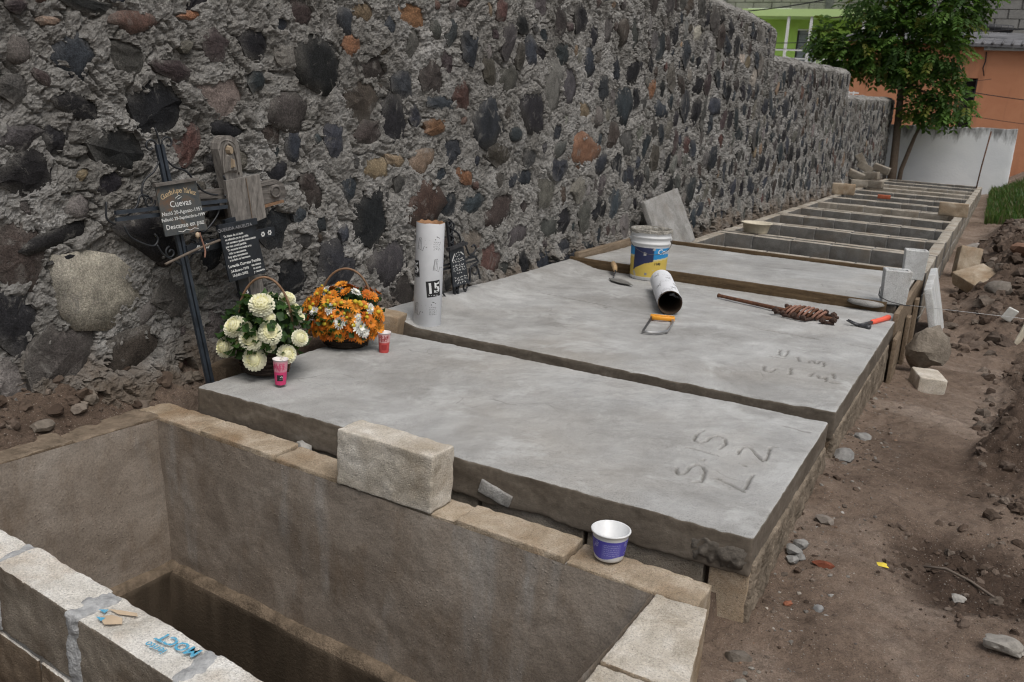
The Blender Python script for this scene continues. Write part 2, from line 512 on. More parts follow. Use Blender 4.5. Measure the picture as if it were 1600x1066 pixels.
    t.link(t.bump(h, .95, .022), b.inputs['Normal'])
    m, t, b = vcol('loose_stone', .95, .15, .4, 35, .8, 70, .008)
    m, t, b = vcol('leafy', .5, .35, .25, 9)
    nt = t.nt; tl_ = nt.nodes.new('ShaderNodeBsdfTranslucent'); mx_ = nt.nodes.new('ShaderNodeMixShader'); mx_.inputs[0].default_value = .38
    cs_ = b.inputs['Base Color'].links[0].from_socket; nt.links.new(t.mix(.6, cs_, (.16, .30, .04)), tl_.inputs['Color'])
    out_ = [n for n in nt.nodes if n.type == 'OUTPUT_MATERIAL'][0]
    nt.links.new(b.outputs[0], mx_.inputs[1]); nt.links.new(tl_.outputs[0], mx_.inputs[2]); nt.links.new(mx_.outputs[0], out_.inputs['Surface'])
    m, t, b = vcol('petal', .55, .25, .08, 60)
    vcol('print', .55, .35, .08, 30)
    vcol('paint', .75, .2, .18, 6, .25, 60, .004)
    plain('foliage_dark', (.035, .06, .02), .5)
    # timber
    def wood(name, lo, hi, sc):
        m, nt, b = nm(name, .85, .2); t = NT(nt)
        f = t.noise(4, 8, .7, .6, vec=t.scaled(sc))
        c = t.ramp(f, [(.3, lo), (.7, hi)])
        c = t.mix(.5, c, t.ramp(t.noise(40, 5), [(.3, .6), (.7, 1.2)]), 'MULTIPLY')
        t.link(c, b.inputs['Base Color']); t.link(t.bump(f, .7, .006), b.inputs['Normal'])
    wood('form_board', (.055, .036, .019), (.145, .10, .058), (1.2, 14, 14))
    wood('form_board_side', (.13, .095, .065), (.27, .21, .15), (14, 1.2, 14))
    wood('old_wood', (.085, .078, .072), (.30, .278, .255), (10, 12, 2.0))
    wood('old_wood_h', (.062, .056, .052), (.23, .212, .195), (10, 1.6, 16))
    wood('trunk', (.11, .080, .058), (.24, .19, .15), (18, 18, 4))
    wood('handle_wood', (.38, .25, .13), (.55, .40, .24), (20, 20, 20))
    plain('iron', (.016, .018, .022), .5, .5, .0, .35, 30, .4, 90)
    plain('iron_blue', (.030, .038, .050), .45, .5, .0, .35, 25, .3, 90)
    plain('rust', (.115, .055, .033), .9, .2, .0, .5, 40, .7, 120, .003)
    plain('rust_bright', (.25, .135, .10), .85, .2, .0, .35, 60, .5, 120)
    plain('steel', (.42, .42, .42), .4, .5, .8, .2, 30)
    plain('steel_dark', (.06, .06, .065), .45, .5, .5, .3, 40)
    plain('orange_plastic', (.75, .32, .03), .45)
    plain('red_grip', (.80, .12, .07), .5)
    plain('white_plastic', (.66, .67, .68), .38, .5, 0, .06)
    plain('letter_white', (.62, .63, .62), .7, .2, 0, .25, 120)
    plain('letter_grey', (.25, .25, .26), .7)
    plain('letter_ochre', (.52, .40, .25), .8, .2, 0, .35, 120)
    plain('ink', (.020, .020, .022), .6)
    plain('ink_grey', (.13, .13, .14), .6)
    m, nt, b = nm('ink_blue', .9, .15); t = NT(nt)
    t.link(t.mix(t.ramp(t.noise(110, 5, .8), [(.52, 0.0), (.68, .8)]), (.08, .34, .52), (.55, .53, .49)), b.inputs['Base Color'])
    plain('paper', (.72, .735, .765), .65, .25, 0, .05, 14)
    plain('bag_paper', (.50, .39, .275), .85)
    plain('cardboard', (.26, .15, .085), .9, .15, 0, .3)
    plain('cardboard_dark', (.055, .035, .022), .95)
    plain('black_plaque', (.020, .024, .030), .45, .45, 0, .4, 20)
    m, nt, b = nm('rusted_plaque', .55, .4); t = NT(nt)
    z = t.noise(14, 6, .65, .8)
    c = t.ramp(t.math('ADD', z, t.math('MULTIPLY', t.noise(60, 5, .8), .25)), [(.45, (.048, .058, .068)), (.66, (.088, .090, .085)), (.86, (.17, .085, .04))])
    t.link(c, b.inputs['Base Color']); t.link(t.bump(t.noise(60, 5), .3, .002), b.inputs['Normal'])
    plain('wicker', (.030, .021, .016), .7, .3, 0, .5, 120, .6, 150)
    plain('cane', (.21, .125, .075), .6, .3, 0, .3, 60)
    plain('string', (.6, .6, .6), .8)
    plain('cable', (.015, .015, .017), .6)
    plain('cement_crust', (.30, .285, .255), .95, .15, 0, .4, 30, .9, 60, .02)
    # background
    m, nt, b = nm('whitewash', .9, .2); t = NT(nt)
    c = t.ramp(t.noise(1.2, 6, .6, .5), [(.3, (.70, .72, .75)), (.7, (.80, .815, .83))])
    zz = t.math('ADD', t.math('MULTIPLY', t.sep()[2], 1.0), t.math('MULTIPLY', t.noise(3.2, 7, .7, vec=t.scaled((1.6, 1, .35))), 1.25))
    c = t.mix(t.ramp(t.math('MULTIPLY', zz, .5), [(.86, 0.0), (1.06, .85)]), c, (.10, .095, .09))    # black mould runs from the coping
    t.link(c, b.inputs['Base Color']); t.link(t.bump(t.noise(20, 5), .4, .01), b.inputs['Normal'])
    m, nt, b = nm('orange_wall', .9, .15); t = NT(nt)
    c = t.ramp(t.noise(.9, 6, .65, .4), [(.3, (.46, .205, .115)), (.7, (.56, .27, .155))])
    c = t.mix(t.ramp(t.noise(1.2, 6, .65, .3, vec=t.scaled((2.2, 1, .22))), [(.56, 0.0), (.74, .55)]), c, (.30, .15, .095))
    t.link(c, b.inputs['Base Color']); t.link(t.bump(t.noise(25, 5), .3, .01), b.inputs['Normal'])
    plain('green_wall', (.46, .70, .17), .9, .15, 0, .06, 1.0)
    plain('green_pale', (.55, .74, .33), .9, .15, 0, .06, 1.0)
    plain('white_paint', (.75, .76, .76), .6)
    plain('dark_glass', (.08, .09, .10), .15, .6)
    plain('curtain', (.30, .33, .37), .8)
    plain('dark_room', (.014, .012, .012), .9)
    plain('roof_grey', (.14, .14, .148), .9, .15, 0, .4, 1.5, .5, 12, .03)
    plain('house_block', (.20, .195, .185), .95, .1, 0, .3, 1.6, .5, 20, .02)
    plain('black_tank', (.02, .02, .022), .5)
    plain('red_brick', (.30, .085, .045), .9, .15, 0, .3)
    plain('wrapper', (.70, .55, .06), .5)
    plain('twig', (.13, .105, .085), .9)
    plain('bone_white', (.72, .72, .68), .7)
build_materials()
HAND = [(2.30,1.29,0.14,0.13,'B'),(2.30,1.10,0.19,0.09,'K'),(2.66,1.11,0.26,0.18,'K'),(2.47,0.93,0.23,0.13,'K'),(2.72,1.26,0.17,0.06,'P'),(2.56,1.44,0.17,0.06,'R'),(2.79,0.95,0.13,0.14,'R'),(2.09,0.86,0.18,0.12,'K'),(2.52,1.30,0.14,0.10,'G'),(2.07,0.99,0.12,0.08,'G'),(2.06,1.16,0.09,0.09,'G'),(2.35,1.48,0.17,0.05,'K'),(2.21,1.40,0.08,0.03,'T'),(2.83,1.49,0.10,0.03,'O'),(2.99,1.17,0.20,0.16,'N'),(3.59,1.35,0.29,0.24,'K'),(3.17,1.41,0.13,0.12,'K'),(3.33,1.50,0.14,0.07,'B'),(3.46,1.56,0.19,0.10,'P'),(3.39,1.12,0.25,0.14,'P'),(4.18,1.08,0.21,0.23,'K'),(3.69,0.99,0.14,0.15,'B'),(3.91,1.20,0.26,0.18,'D'),(3.99,1.35,0.21,0.10,'P'),(4.25,1.29,0.17,0.14,'B'),(4.33,1.66,0.20,0.13,'O'),(3.91,1.62,0.14,0.09,'T'),(3.82,1.46,0.12,0.09,'O'),(4.13,1.58,0.08,0.08,'B'),(3.00,1.02,0.17,0.06,'K'),(3.30,0.83,0.10,0.08,'K'),(4.04,0.83,0.18,0.11,'T'),(4.21,0.87,0.18,0.06,'T'),(3.27,1.01,0.12,0.09,'D'),(3.96,1.02,0.19,0.10,'P'),(3.50,0.78,0.09,0.10,'P'),(4.51,1.34,0.20,0.16,'P'),(4.67,1.42,0.12,0.12,'P'),(4.85,1.24,0.16,0.16,'R'),(5.16,1.10,0.30,0.24,'B'),(5.80,1.18,0.40,0.27,'K'),(6.05,1.33,0.28,0.29,'H'),(5.40,1.36,0.21,0.15,'G'),(4.61,1.20,0.25,0.07,'B'),(4.77,0.92,0.18,0.15,'B'),(4.57,1.06,0.18,0.08,'O'),(4.92,1.54,0.20,0.17,'B'),(5.54,1.74,0.16,0.12,'K'),(6.17,1.60,0.23,0.15,'B'),(6.64,1.58,0.16,0.19,'B'),(6.34,1.38,0.24,0.21,'G'),(6.66,0.91,0.51,0.24,'O'),(6.60,1.21,0.24,0.12,'T'),(7.22,1.01,0.21,0.18,'P'),(7.04,0.79,0.24,0.12,'B'),(7.39,0.79,0.22,0.18,'K'),(6.20,0.78,0.26,0.14,'B'),(7.41,1.26,0.31,0.24,'B'),(5.53,1.02,0.18,0.08,'B'),(4.82,1.78,0.12,0.05,'R'),(5.26,1.79,0.12,0.11,'R'),(4.45,0.86,0.19,0.13,'T'),(4.90,0.76,0.15,0.08,'O'),(5.85,1.57,0.15,0.08,'K'),(2.33,0.39,0.37,0.29,'W'),(2.00,0.32,0.17,0.21,'K'),(2.03,0.54,0.19,0.21,'D'),(2.23,0.63,0.31,0.06,'K'),(2.18,0.15,0.26,0.21,'G'),(2.67,0.30,0.13,0.13,'G'),(2.60,0.59,0.28,0.14,'K'),(2.20,0.53,0.09,0.03,'K'),(2.48,0.10,0.27,0.17,'D'),(4.01,0.57,0.25,0.29,'K'),(3.28,0.58,0.23,0.19,'K'),(3.74,0.31,0.25,0.25,'B'),(3.39,0.31,0.22,0.17,'K'),(4.17,0.31,0.31,0.22,'G'),(4.49,0.62,0.30,0.20,'R'),(3.52,0.74,0.13,0.17,'P'),(3.45,0.62,0.08,0.06,'B'),(4.30,0.10,0.23,0.24,'P'),(3.59,0.56,0.09,0.08,'B'),(3.77,0.49,0.06,0.07,'B'),(5.02,0.58,0.22,0.12,'B'),(5.38,0.53,0.31,0.18,'D'),(5.71,0.52,0.14,0.10,'P'),(5.05,0.33,0.27,0.17,'N'),(5.27,0.18,0.27,0.21,'R'),(6.07,0.02,0.43,0.26,'B'),(6.54,0.03,0.44,0.17,'B'),(6.44,0.15,0.26,0.11,'B'),(6.89,0.08,0.26,0.12,'B'),(5.63,0.32,0.28,0.17,'G'),(6.13,0.34,0.32,0.15,'G'),(7.55,0.95,0.27,0.20,'G'),(7.95,0.60,0.20,0.19,'K'),(9.18,2.03,0.28,0.14,'W'),(10.97,1.91,0.22,0.13,'W'),(11.54,1.74,0.28,0.16,'W'),(7.53,1.57,0.32,0.18,'K'),(8.34,1.26,0.35,0.13,'B'),(8.07,1.43,0.15,0.14,'O'),(9.37,1.52,0.38,0.21,'K'),(10.03,1.34,0.34,0.18,'B'),(9.21,0.93,0.19,0.16,'R'),(8.80,0.52,0.24,0.17,'K'),(9.53,0.46,0.27,0.24,'B'),(10.22,0.75,0.30,0.24,'B'),(11.24,1.04,0.36,0.18,'B'),(11.15,1.55,0.29,0.17,'K'),(12.51,0.65,0.36,0.22,'K'),(13.59,0.78,0.38,0.25,'B'),(14.34,0.77,0.46,0.27,'K'),(14.97,0.74,0.45,0.20,'K'),(13.53,1.42,0.41,0.24,'B'),(12.06,0.37,0.44,0.18,'B'),(12.87,0.39,0.38,0.21,'B'),(10.52,1.51,0.24,0.17,'K'),(12.94,1.01,0.38,0.14,'B')]
# ------------------------------------------------------------------ rubble stone wall (face seen from +x)
def xw(y):
    return -2.97 - 0.34 * np.exp(-(np.asarray(y, float) - 1) / 2.0)

PAL = {'K': (.028, .028, .031), 'B': (.049, .055, .064), 'G': (.088, .084, .081), 'P': (.074, .060, .058), 'D': (.076, .062, .053),
       'R': (.118, .071, .061), 'O': (.255, .135, .078), 'N': (.28, .225, .205), 'T': (.25, .185, .13), 'W': (.41, .365, .325), 'H': (.215, .20, .19), 'M': (.165, .155, .142)}

def wall_top(y):
    y = np.asarray(y, float)
    t = np.where(y < 12.45, 2.46, np.where(y < 18.8, 2.08 + (y - 12.45) * .03, 1.80 + (y - 18.8) * .03))
    return t + .025 * fbm(y * 1.7, 0.3, seed=5, octv=3)

def build_wall():
    rs = random.Random(21)
    stones = [[h[0], h[1], h[2] * (1.04 if h[2] < .35 else .93), h[3] * (1.04 if h[2] < .35 else 1.0), h[4]] for h in HAND]
    # fill the rest of the face with random stones that keep clear of the known ones
    bins = {}
    for s in stones: bins.setdefault(int(s[0] * 2), []).append(s)
    def clear(y, z, w, h, k=.54):
        q = int(y * 2)
        for s in bins.get(q - 1, []) + bins.get(q, []) + bins.get(q + 1, []):
            if abs(s[0] - y) < (s[2] + w) * k and abs(s[1] - z) < (s[3] + h) * k: return False
        return True
    kinds = 'KKKKKKBBBBBBBBBBGGGGGGMMMMMPPDDRTHH'
    for pas, (lo, hi, tries) in enumerate(((.15, .25, 2400), (.10, .16, 4600), (.05, .10, 7000))):
        for _ in range(tries):
            y = rs.uniform(.4, 26.4)
            z = rs.uniform(-.35, (2.38 if y < 12.45 else 2.0 + (y - 12.45) * .03 if y < 18.8 else 1.72 + (y - 18.8) * .03))
            w = rs.uniform(lo, hi) * rs.uniform(.75, 1.2); h = rs.uniform(lo, hi) * rs.uniform(.7, 1.15)
            if y < 3.6: w *= .8; h *= .75
            if y > 6: h *= 1.1
            if pas == 2 and y > 14: continue
            z = min(z, (2.38 if y < 12.45 else 2.0 + (y - 12.45) * .03 if y < 18.8 else 1.72 + (y - 18.8) * .03) - .62 * max(w, h))
            if abs(y - 12.45) < .2 or abs(y - 18.8) < .2: z = min(z, 1.5)
            if clear(y, z, w, h, .52 if pas < 2 else .60):
                stones.append([y, z, w, h, rs.choice(kinds if pas < 2 else 'KBBBGGGGPPDDTMMMMHHR')]); bins.setdefault(int(y * 2), []).append(stones[-1])
    # grid of the mortar face
    ys, y = [0.2], 0.2
    while y < 26.6:
        y += .02 if y < 1.5 else (.0068 if y < 5.6 else min(.0068 + (y - 5.6) * .0034, .042))
        ys.append(y)
    for e in (12.449, 12.451, 18.799, 18.801): ys.append(e)
    ys = np.array(sorted(ys))
    nv = 400
    v = np.linspace(0, 1, nv)
    zb = -.5
    zt = wall_top(ys)
    Y = np.repeat(ys[:, None], nv, 1)
    Z = zb + v[None, :] * (zt[:, None] - zb)
    # relief: lumpy coat, terraces of smeared mortar, cracks, grit
    wx = .35 * fbm(Y * 2.1, Z * 2.1, seed=3, octv=3); wz = .35 * fbm(Y * 2.1 + 9, Z * 2.1, seed=4, octv=3)
    a = fbm((Y + wx) * 3.2, (Z + wz) * 4.4, seed=31, octv=5, gain=.55)
    ter = a * 6.5
    fl = np.floor(ter); fr = ter - fl
    terr = (fl + sstep(.0, .30, fr)) / 6.5
    b2 = fbm((Y + .5 * wx) * 9, (Z + .5 * wz) * 13, seed=41, octv=4, gain=.6)
    t2 = b2 * 3.2; f2 = np.floor(t2); terr2 = (f2 + sstep(0, .35, t2 - f2)) / 3.2
    grit = fbm(Y * 38, Z * 38, seed=51, octv=3, gain=.65)
    rid = 1 - np.abs(fbm((Y + wx) * 5, (Z - wz) * 7, seed=61, octv=3)) * 6
    b3 = fbm((Y + .3 * wx) * 21, (Z + .3 * wz) * 27, seed=43, octv=3, gain=.6)
    t3 = b3 * 2.6; f3 = np.floor(t3); terr3 = (f3 + sstep(0, .4, t3 - f3)) / 2.6
    rid2 = 1 - np.abs(fbm((Y - wx) * 12, (Z + wz) * 15, seed=63, octv=3)) * 7
    hm = .012 + .016 * terr + .003 * a + .013 * terr2 + .010 * terr3 + .0075 * grit + .0030 * vn(Y * 150, Z * 150, seed=77) - .022 * np.clip(rid * 1.5 - .5, 0, 1) ** 1.5 - .010 * np.clip(rid2 * 1.5 - .5, 0, 1) ** 1.5
    edge_n = .62 * fbm(Y * 8, Z * 8, seed=71, octv=5, gain=.65) + .26 * fbm(Y * 36, Z * 36, seed=72, octv=3, gain=.7)
    mask = np.zeros_like(Y)
    polys = []
    N = 10
    for si, s in enumerate(stones):
        yc, zc, w, h, k = s
        rs2 = random.Random(si * 7 + 1)
        ang = [2 * PI * (i + rs2.uniform(-.28, .28)) / N for i in range(N)]
        rad = [rs2.uniform(.80, 1.14) for _ in range(N)]
        for _ in range(2):                                     # a couple of flat sides and one sharp corner
            q = rs2.randrange(N); rad[q] *= .84; rad[(q + 1) % N] *= .88
        rad[rs2.randrange(N)] *= 1.18
        rot = rs2.uniform(-.25, .25) if si < len(HAND) else rs2.uniform(-.9, .9)
        polys.append((ang, rad, rot))
        i0, i1 = np.searchsorted(ys, [yc - max(w, h) * .9, yc + max(w, h) * .9])
        if i1 <= i0: continue
        yy = Y[i0:i1]; zz = Z[i0:i1]
        cr, sr = math.cos(rot), math.sin(rot)
        u = ((yy - yc) * cr + (zz - zc) * sr) / (w / 2); vv = (-(yy - yc) * sr + (zz - zc) * cr) / (h / 2)
        th = np.arctan2(vv, u) % (2 * PI)
        aa = np.array([ang[-1] - 2 * PI] + ang + [ang[0] + 2 * PI]); rr = np.array([rad[-1]] + rad + [rad[0]])
        R_ = np.interp(th, aa, rr)
        rho = np.sqrt(u * u + vv * vv) / R_
        d = (rho - 1) + .05 + edge_n[i0:i1] * (.95 if w > .12 else .65)
        mask[i0:i1] = np.maximum(mask[i0:i1], sstep(.05, -.07, d))
    hm = hm * (1 - mask) + (-.026) * mask
    lump = sstep(.25, -.15, Z) * .07 * (1 + fbm(Y * 2, Z * 2, seed=81))          # thick footing of mortar at the base
    hm = hm + lump * (1 - mask)
    rnd_top = sstep(.965, 1.0, v)[None, :]
    X = xw(Y) + hm - .09 * rnd_top ** 1.5
    P = np.stack([X, Y, Z], -1)
    # coping and back
    cap = []
    for dx, dz in ((-.16, .012), (-.30, .008), (-.40, -.05), (-.42, -3.2)):
        cx_ = xw(ys) + dx; cz_ = zt + dz + .02 * fbm(ys * 4, dx * 9, seed=6) if dz > -3 else np.full_like(ys, zb)
        cap.append(np.stack([cx_, ys, cz_], -1)[:, None, :])
    P = np.concatenate([P] + cap, 1)
    n1, n2 = P.shape[:2]
    ids = np.arange(n1 * n2).reshape(n1, n2)
    F = np.stack([ids[:-1, :-1], ids[1:, :-1], ids[1:, 1:], ids[:-1, 1:]], -1).reshape(-1, 4)
    V = P.reshape(-1, 3)
    wall = thing('stone_wall', 'long dark rubble stone wall stepping down beside the graves', 'wall', (-3.1, 2, -.5))
    off = np.array([-3.1, 2, -.5])
    # end faces so the wall is a closed body
    F = F.tolist() + [[int(i) for i in ids[0][::-1]], [int(i) for i in ids[-1]]]
    mk('mortar', V - off, F, 'mortar', wall, smooth=False)
    # stones, seated in the mortar
    camp = np.array([0, 0, 1.2])
    def appear(s):
        d = np.linalg.norm(np.array([float(xw(s[0])), s[0], s[1]]) - camp)
        cosn = abs(float(xw(s[0]))) / d
        vis = 1.0 if s[0] > 1.75 else .02
        return s[2] * s[3] * cosn / d ** 2 * vis
    order = sorted(range(len(stones)), key=lambda i: -appear(stones[i]))
    rest = MB()
    for rank, si in enumerate(order):
        yc, zc, w, h, k = stones[si]
        ang, rad, rot = polys[si]; cr, sr = math.cos(rot), math.sin(rot)
        rs2 = random.Random(si * 13 + 5)
        xc = float(xw(yc))
        c0 = PAL[k]; j = rs2.uniform(.75, 1.3)
        c = tuple(min(.6, q * j * rs2.uniform(.94, 1.06)) for q in c0)
        out = .016 + rs2.uniform(-.008, .014)
        ty, tz = rs2.uniform(-.05, .05), rs2.uniform(-.05, .05)
        Vs, Fs = [], []
        big = min(w, h)
        for fr, dep in ((1.46, -.07), (1.38, -.010), (.70, .0)):
            for i in range(N):
                yy = math.cos(ang[i]) * rad[i] * fr * w / 2; zz = math.sin(ang[i]) * rad[i] * fr * h / 2
                yy, zz = yy * cr - zz * sr, yy * sr + zz * cr
                bumpx = rs2.uniform(-.045, .045) * min(big, .16) if dep > -.05 else 0
                Vs.append((out + dep + ty * yy + tz * zz + bumpx, yy, zz))
        Vs.append((out + rs2.uniform(0, .05) * big, 0, 0))
        mt = (.175, .166, .152)
        cols = [tuple(a_ + (b_ - a_) * f_ for a_, b_ in zip(c, mt)) for f_ in [rs2.uniform(.0, .55) for _ in range(2 * N)] + [0.0] * (N + 1)]   # mortar dragged over the rim
        for ring in range(2):
            for i in range(N):
                a_, b_ = ring * N + i, ring * N + (i + 1) % N
                Fs.append((a_, b_, b_ + N, a_ + N))
        for i in range(N): Fs.append((2 * N + i, 2 * N + (i + 1) % N, 3 * N))
        if rank < 300:
            mk('stone', Vs, Fs, 'rubble', wall, smooth=(rs2.random() < .25) or w > .28, col=cols, loc=(xc + 3.1, yc - 2, zc + .5))
        else:
            rest.addc([(p[0] + xc + 3.1, p[1] + yc - 2, p[2] + zc + .5) for p in Vs], Fs, cols)
    rest.build('stones', 'rubble', wall, smooth=False, usecol=True, kind='stuff')
build_wall()
# ------------------------------------------------------------------ ground
def ground_z(x, y):
    x = np.asarray(x, float); y = np.asarray(y, float)
    path = np.interp(y, [-5, 0, 2.4, 3.2, 4.0, 5.1, 6.3, 7.4, 9, 12, 26], [-.42, -.40, -.30, -.24, -.21, -.27, -.38, -.46, -.46, -.40, -.30])
    n1 = fbm(x * 1.1, y * 1.1, seed=101, octv=4); n2 = fbm(x * 5, y * 5, seed=102, octv=5, gain=.6); n3 = fbm(x * 22, y * 22, seed=103, octv=3, gain=.6)
    z = path + .040 * n1 + .028 * n2 + .010 * n3
    z = z - .05 * sstep(-.1, .6, x) * sstep(3, 5, y)
    moist = .18 * sstep(.1, .5, n1)
    # dug patch on the near right
    d = np.hypot((x - .12) / .30, (y - 3.22) / .34) + .25 * n2
    hole = sstep(1.0, .45, d)
    z = z - hole * (.055 + .05 * n2 + .035 * n3); moist = np.maximum(moist, hole)
    # broken, lumpy earth along the right
    k = sstep(.08, .26, x + .10 * n1 - .05 * (y - 5)) * sstep(3.6, 4.6, y)
    ridg = fbm(x * 4.5, y * 4.5, seed=105, octv=4, gain=.6)
    z = z + k * (.07 + .15 * ridg + .07 * n2 + .02 * n3); moist = np.maximum(moist, k * .85)
    # spoil heap
    hp = sstep(-.32, .25, x + .08 * n1) * sstep(7.2, 10.5, y) * sstep(19, 15, y)
    z = z + hp * (.36 + .11 * ridg + .07 * n2 + .02 * n3) + hp * sstep(.3, 2.2, x) * .45
    moist = np.maximum(moist, hp * np.clip(.75 + .5 * ridg, 0, 1))
    # ruts worn into the path by the formwork
    rut = sstep(5.4, 6.1, y) * sstep(9, 7.8, y) * sstep(-.5, -.2, x)
    z = z + rut * .05 * fbm(x * 3 + y * 1.3, y * .8 - x, seed=107, octv=4)
    # grass bank, far right
    bank = sstep(-.55, 1.6, x) * sstep(17, 22, y)
    z = z + bank * .95
    # strip of loose earth between the stone wall and the open grave
    lf = sstep(-2.91, -2.97, x)
    zl = -.095 + .13 * sstep(-2.98, -3.16, x) + .045 * fbm(x * 7, y * 7, seed=108, octv=4, gain=.6) + .02 * n3 + .05 * sstep(2.1, 1.5, y)
    zl = np.where(y > 2.75, -.02 + .02 * n2, zl)
    z = z * (1 - lf) + zl * lf; moist = np.maximum(moist, lf * .45)
    # dug-out strip of the graves
    row = (x > np.where(y < 2.45, -2.90, -2.93)) & (x < -.56)
    low = np.where(y < 1.24, -.85, np.where(y < 2.40, -1.8, np.where(y < 2.62, -.235 + .03 * n2 + .015 * n3, -1.05)))
    z = np.where(row & (y < 25.4), low + .02 * n2, z)
    moist = np.where(row, .7, moist)
    # further off the ground is plain
    far = sstep(30, 45, np.hypot(x, y - 10))
    z = z * (1 - far) + (-.4) * far
    return z, moist

def axis(segs):
    out = []
    for a, b, n in segs: out += list(np.linspace(a, b, n, endpoint=False))
    return np.array(out + [segs[-1][1]])

def build_ground():
    xs = axis([(-150, -20, 12), (-20, -3.3, 16), (-3.3, -2.8, 34), (-2.8, -.62, 90), (-.62, .9, 118), (.9, 3.0, 60), (3, 12, 40), (12, 150, 16)])
    ys = axis([(-60, 0, 14), (0, 1.2, 24), (1.2, 6.6, 400), (6.6, 12, 200), (12, 20, 120), (20, 30, 60), (30, 150, 20)])
    X, Y = np.meshgrid(xs, ys, indexing='ij')
    Z, W = ground_z(X, Y)
    n1, n2 = X.shape
    ids = np.arange(n1 * n2).reshape(n1, n2)
    F = np.stack([ids[:-1, :-1], ids[1:, :-1], ids[1:, 1:], ids[:-1, 1:]], -1).reshape(-1, 4)
    w = W.ravel()
    mk('ground', np.stack([X, Y, Z], -1).reshape(-1, 3), F, 'soil', col=np.stack([w, w, w], 1), kind='structure')
build_ground()

def gz(x, y): return float(ground_z(np.array([x]), np.array([y]))[0][0])

SOILC = [(.115, .085, .066), (.145, .110, .088), (.095, .068, .052), (.18, .146, .120)]
GRITC = [(.30, .28, .25), (.22, .20, .18), (.36, .35, .33), (.26, .17, .12), (.16, .14, .125), (.40, .36, .31)]

def build_loose():
    rs = random.Random(5)
    protos = [rock(1.0, 40 + i, 1, (1, rs.uniform(.7, 1), rs.uniform(.5, .8))) for i in range(8)]
    protos += [rock(1.0, 60 + i, 2, (1, rs.uniform(.75, 1), rs.uniform(.6, .85)), .55, 5) for i in range(8)]
    PA = [np.array(p[0]) for p in protos]; PF = [p[1] for p in protos]
    def scatter(mb, n, xr, yr, rr, cols, sink=.35, keep=None):
        pts = [(rs.uniform(*xr), rs.uniform(*yr)) for _ in range(n)]
        if keep: pts = [p for p in pts if keep(*p)]
        Z = ground_z(np.array([p[0] for p in pts]), np.array([p[1] for p in pts]))[0]
        for (x, y), z0 in zip(pts, Z):
            r = rr[0] + (rr[1] - rr[0]) * rs.random() ** 3.2
            k = rs.randrange(8) + (8 if r > .022 and cols[0] is SOILC[0] else 0); V = PA[k]
            a = rs.uniform(0, 2 * PI); ca, sa = math.cos(a), math.sin(a); tl = rs.uniform(-.4, .4)
            c = rs.choice(cols); j = rs.uniform(.7, 1.2)
            W = np.stack([(V[:, 0] * ca - V[:, 1] * sa) * r + x, (V[:, 0] * sa + V[:, 1] * ca) * r + y, (V[:, 2] + tl * V[:, 0]) * r + z0 + r * (.5 - sink)], 1)
            mb.add(W.tolist(), PF[k], tuple(q * j for q in c))
    g = MB()
    scatter(g, 1500, (-.46, .7), (1.6, 5.5), (.0016, .007), GRITC + SOILC + SOILC, .6)
    scatter(g, 420, (-.46, -.20), (2.0, 4.6), (.002, .012), GRITC + SOILC, .6)
    scatter(g, 70, (-2.6, -.6), (2.47, 2.58), (.006, .02), GRITC + SOILC)
    g.build('loose_gravel', 'loose_stone', smooth=False, usecol=True, label='fine loose gravel scattered over the brown dirt path', cat='gravel', kind='stuff')
    g = MB()
    scatter(g, 420, (-.25, .6), (2.85, 3.6), (.004, .026), SOILC, .5, keep=lambda x, y: math.hypot((x - .12) / .33, (y - 3.22) / .37) < 1)
    scatter(g, 1100, (.08, 1.3), (3.7, 7.4), (.006, .05), SOILC, .5)
    scatter(g, 1500, (-.28, 2.2), (7.6, 15.5), (.015, .10), SOILC, .45)
    scatter(g, 260, (-.46, -.28), (2.3, 6.0), (.003, .021), SOILC + GRITC[:2], .55)
    scatter(g, 260, (-3.22, -2.98), (1.2, 2.75), (.006, .05), SOILC + [(.20, .17, .14)])
    g.build('loose_earth', 'loose_stone', smooth=False, usecol=True, label='crumbly dug earth clods lying in heaps', cat='earth', kind='stuff')
build_loose()
# ------------------------------------------------------------------ graves
def quadblock(q, z0, z1, seg=.022, r=.007, amp=.0025, seed=0, chip=.7):
    """worn block on a plan quadrilateral q = [(x,y)*4] counter-clockwise; returns V,F and the top-face flags"""
    lx = math.dist(q[0], q[1]); ly = math.dist(q[1], q[2]); lz = z1 - z0
    V, F = rbox(lx, ly, lz, seg, r, amp, seed, chip)
    nz = np.cross(V[F[:, 1]] - V[F[:, 0]], V[F[:, 2]] - V[F[:, 0]])
    nz /= np.linalg.norm(nz, axis=1, keepdims=True) + 1e-12
    u = V[:, 0] / lx + .5; v = V[:, 1] / ly + .5
    Q = np.array(q, float)
    P = (Q[0] * ((1 - u) * (1 - v))[:, None] + Q[1] * (u * (1 - v))[:, None] + Q[2] * (u * v)[:, None] + Q[3] * ((1 - u) * v)[:, None])
    W = np.stack([P[:, 0], P[:, 1], V[:, 2] + (z0 + z1) / 2], 1)
    return W, F, (nz[:, 2] > .6).astype(np.int32)

def block_on(name, q, z0, z1, parent, side, top, seed, **kw):
    V, F, t = quadblock(q, z0, z1, seed=seed, **kw)
    V = V - np.array(parent.location)
    return mk(name, V, F, None, parent, mats=[side, top], midx=t)

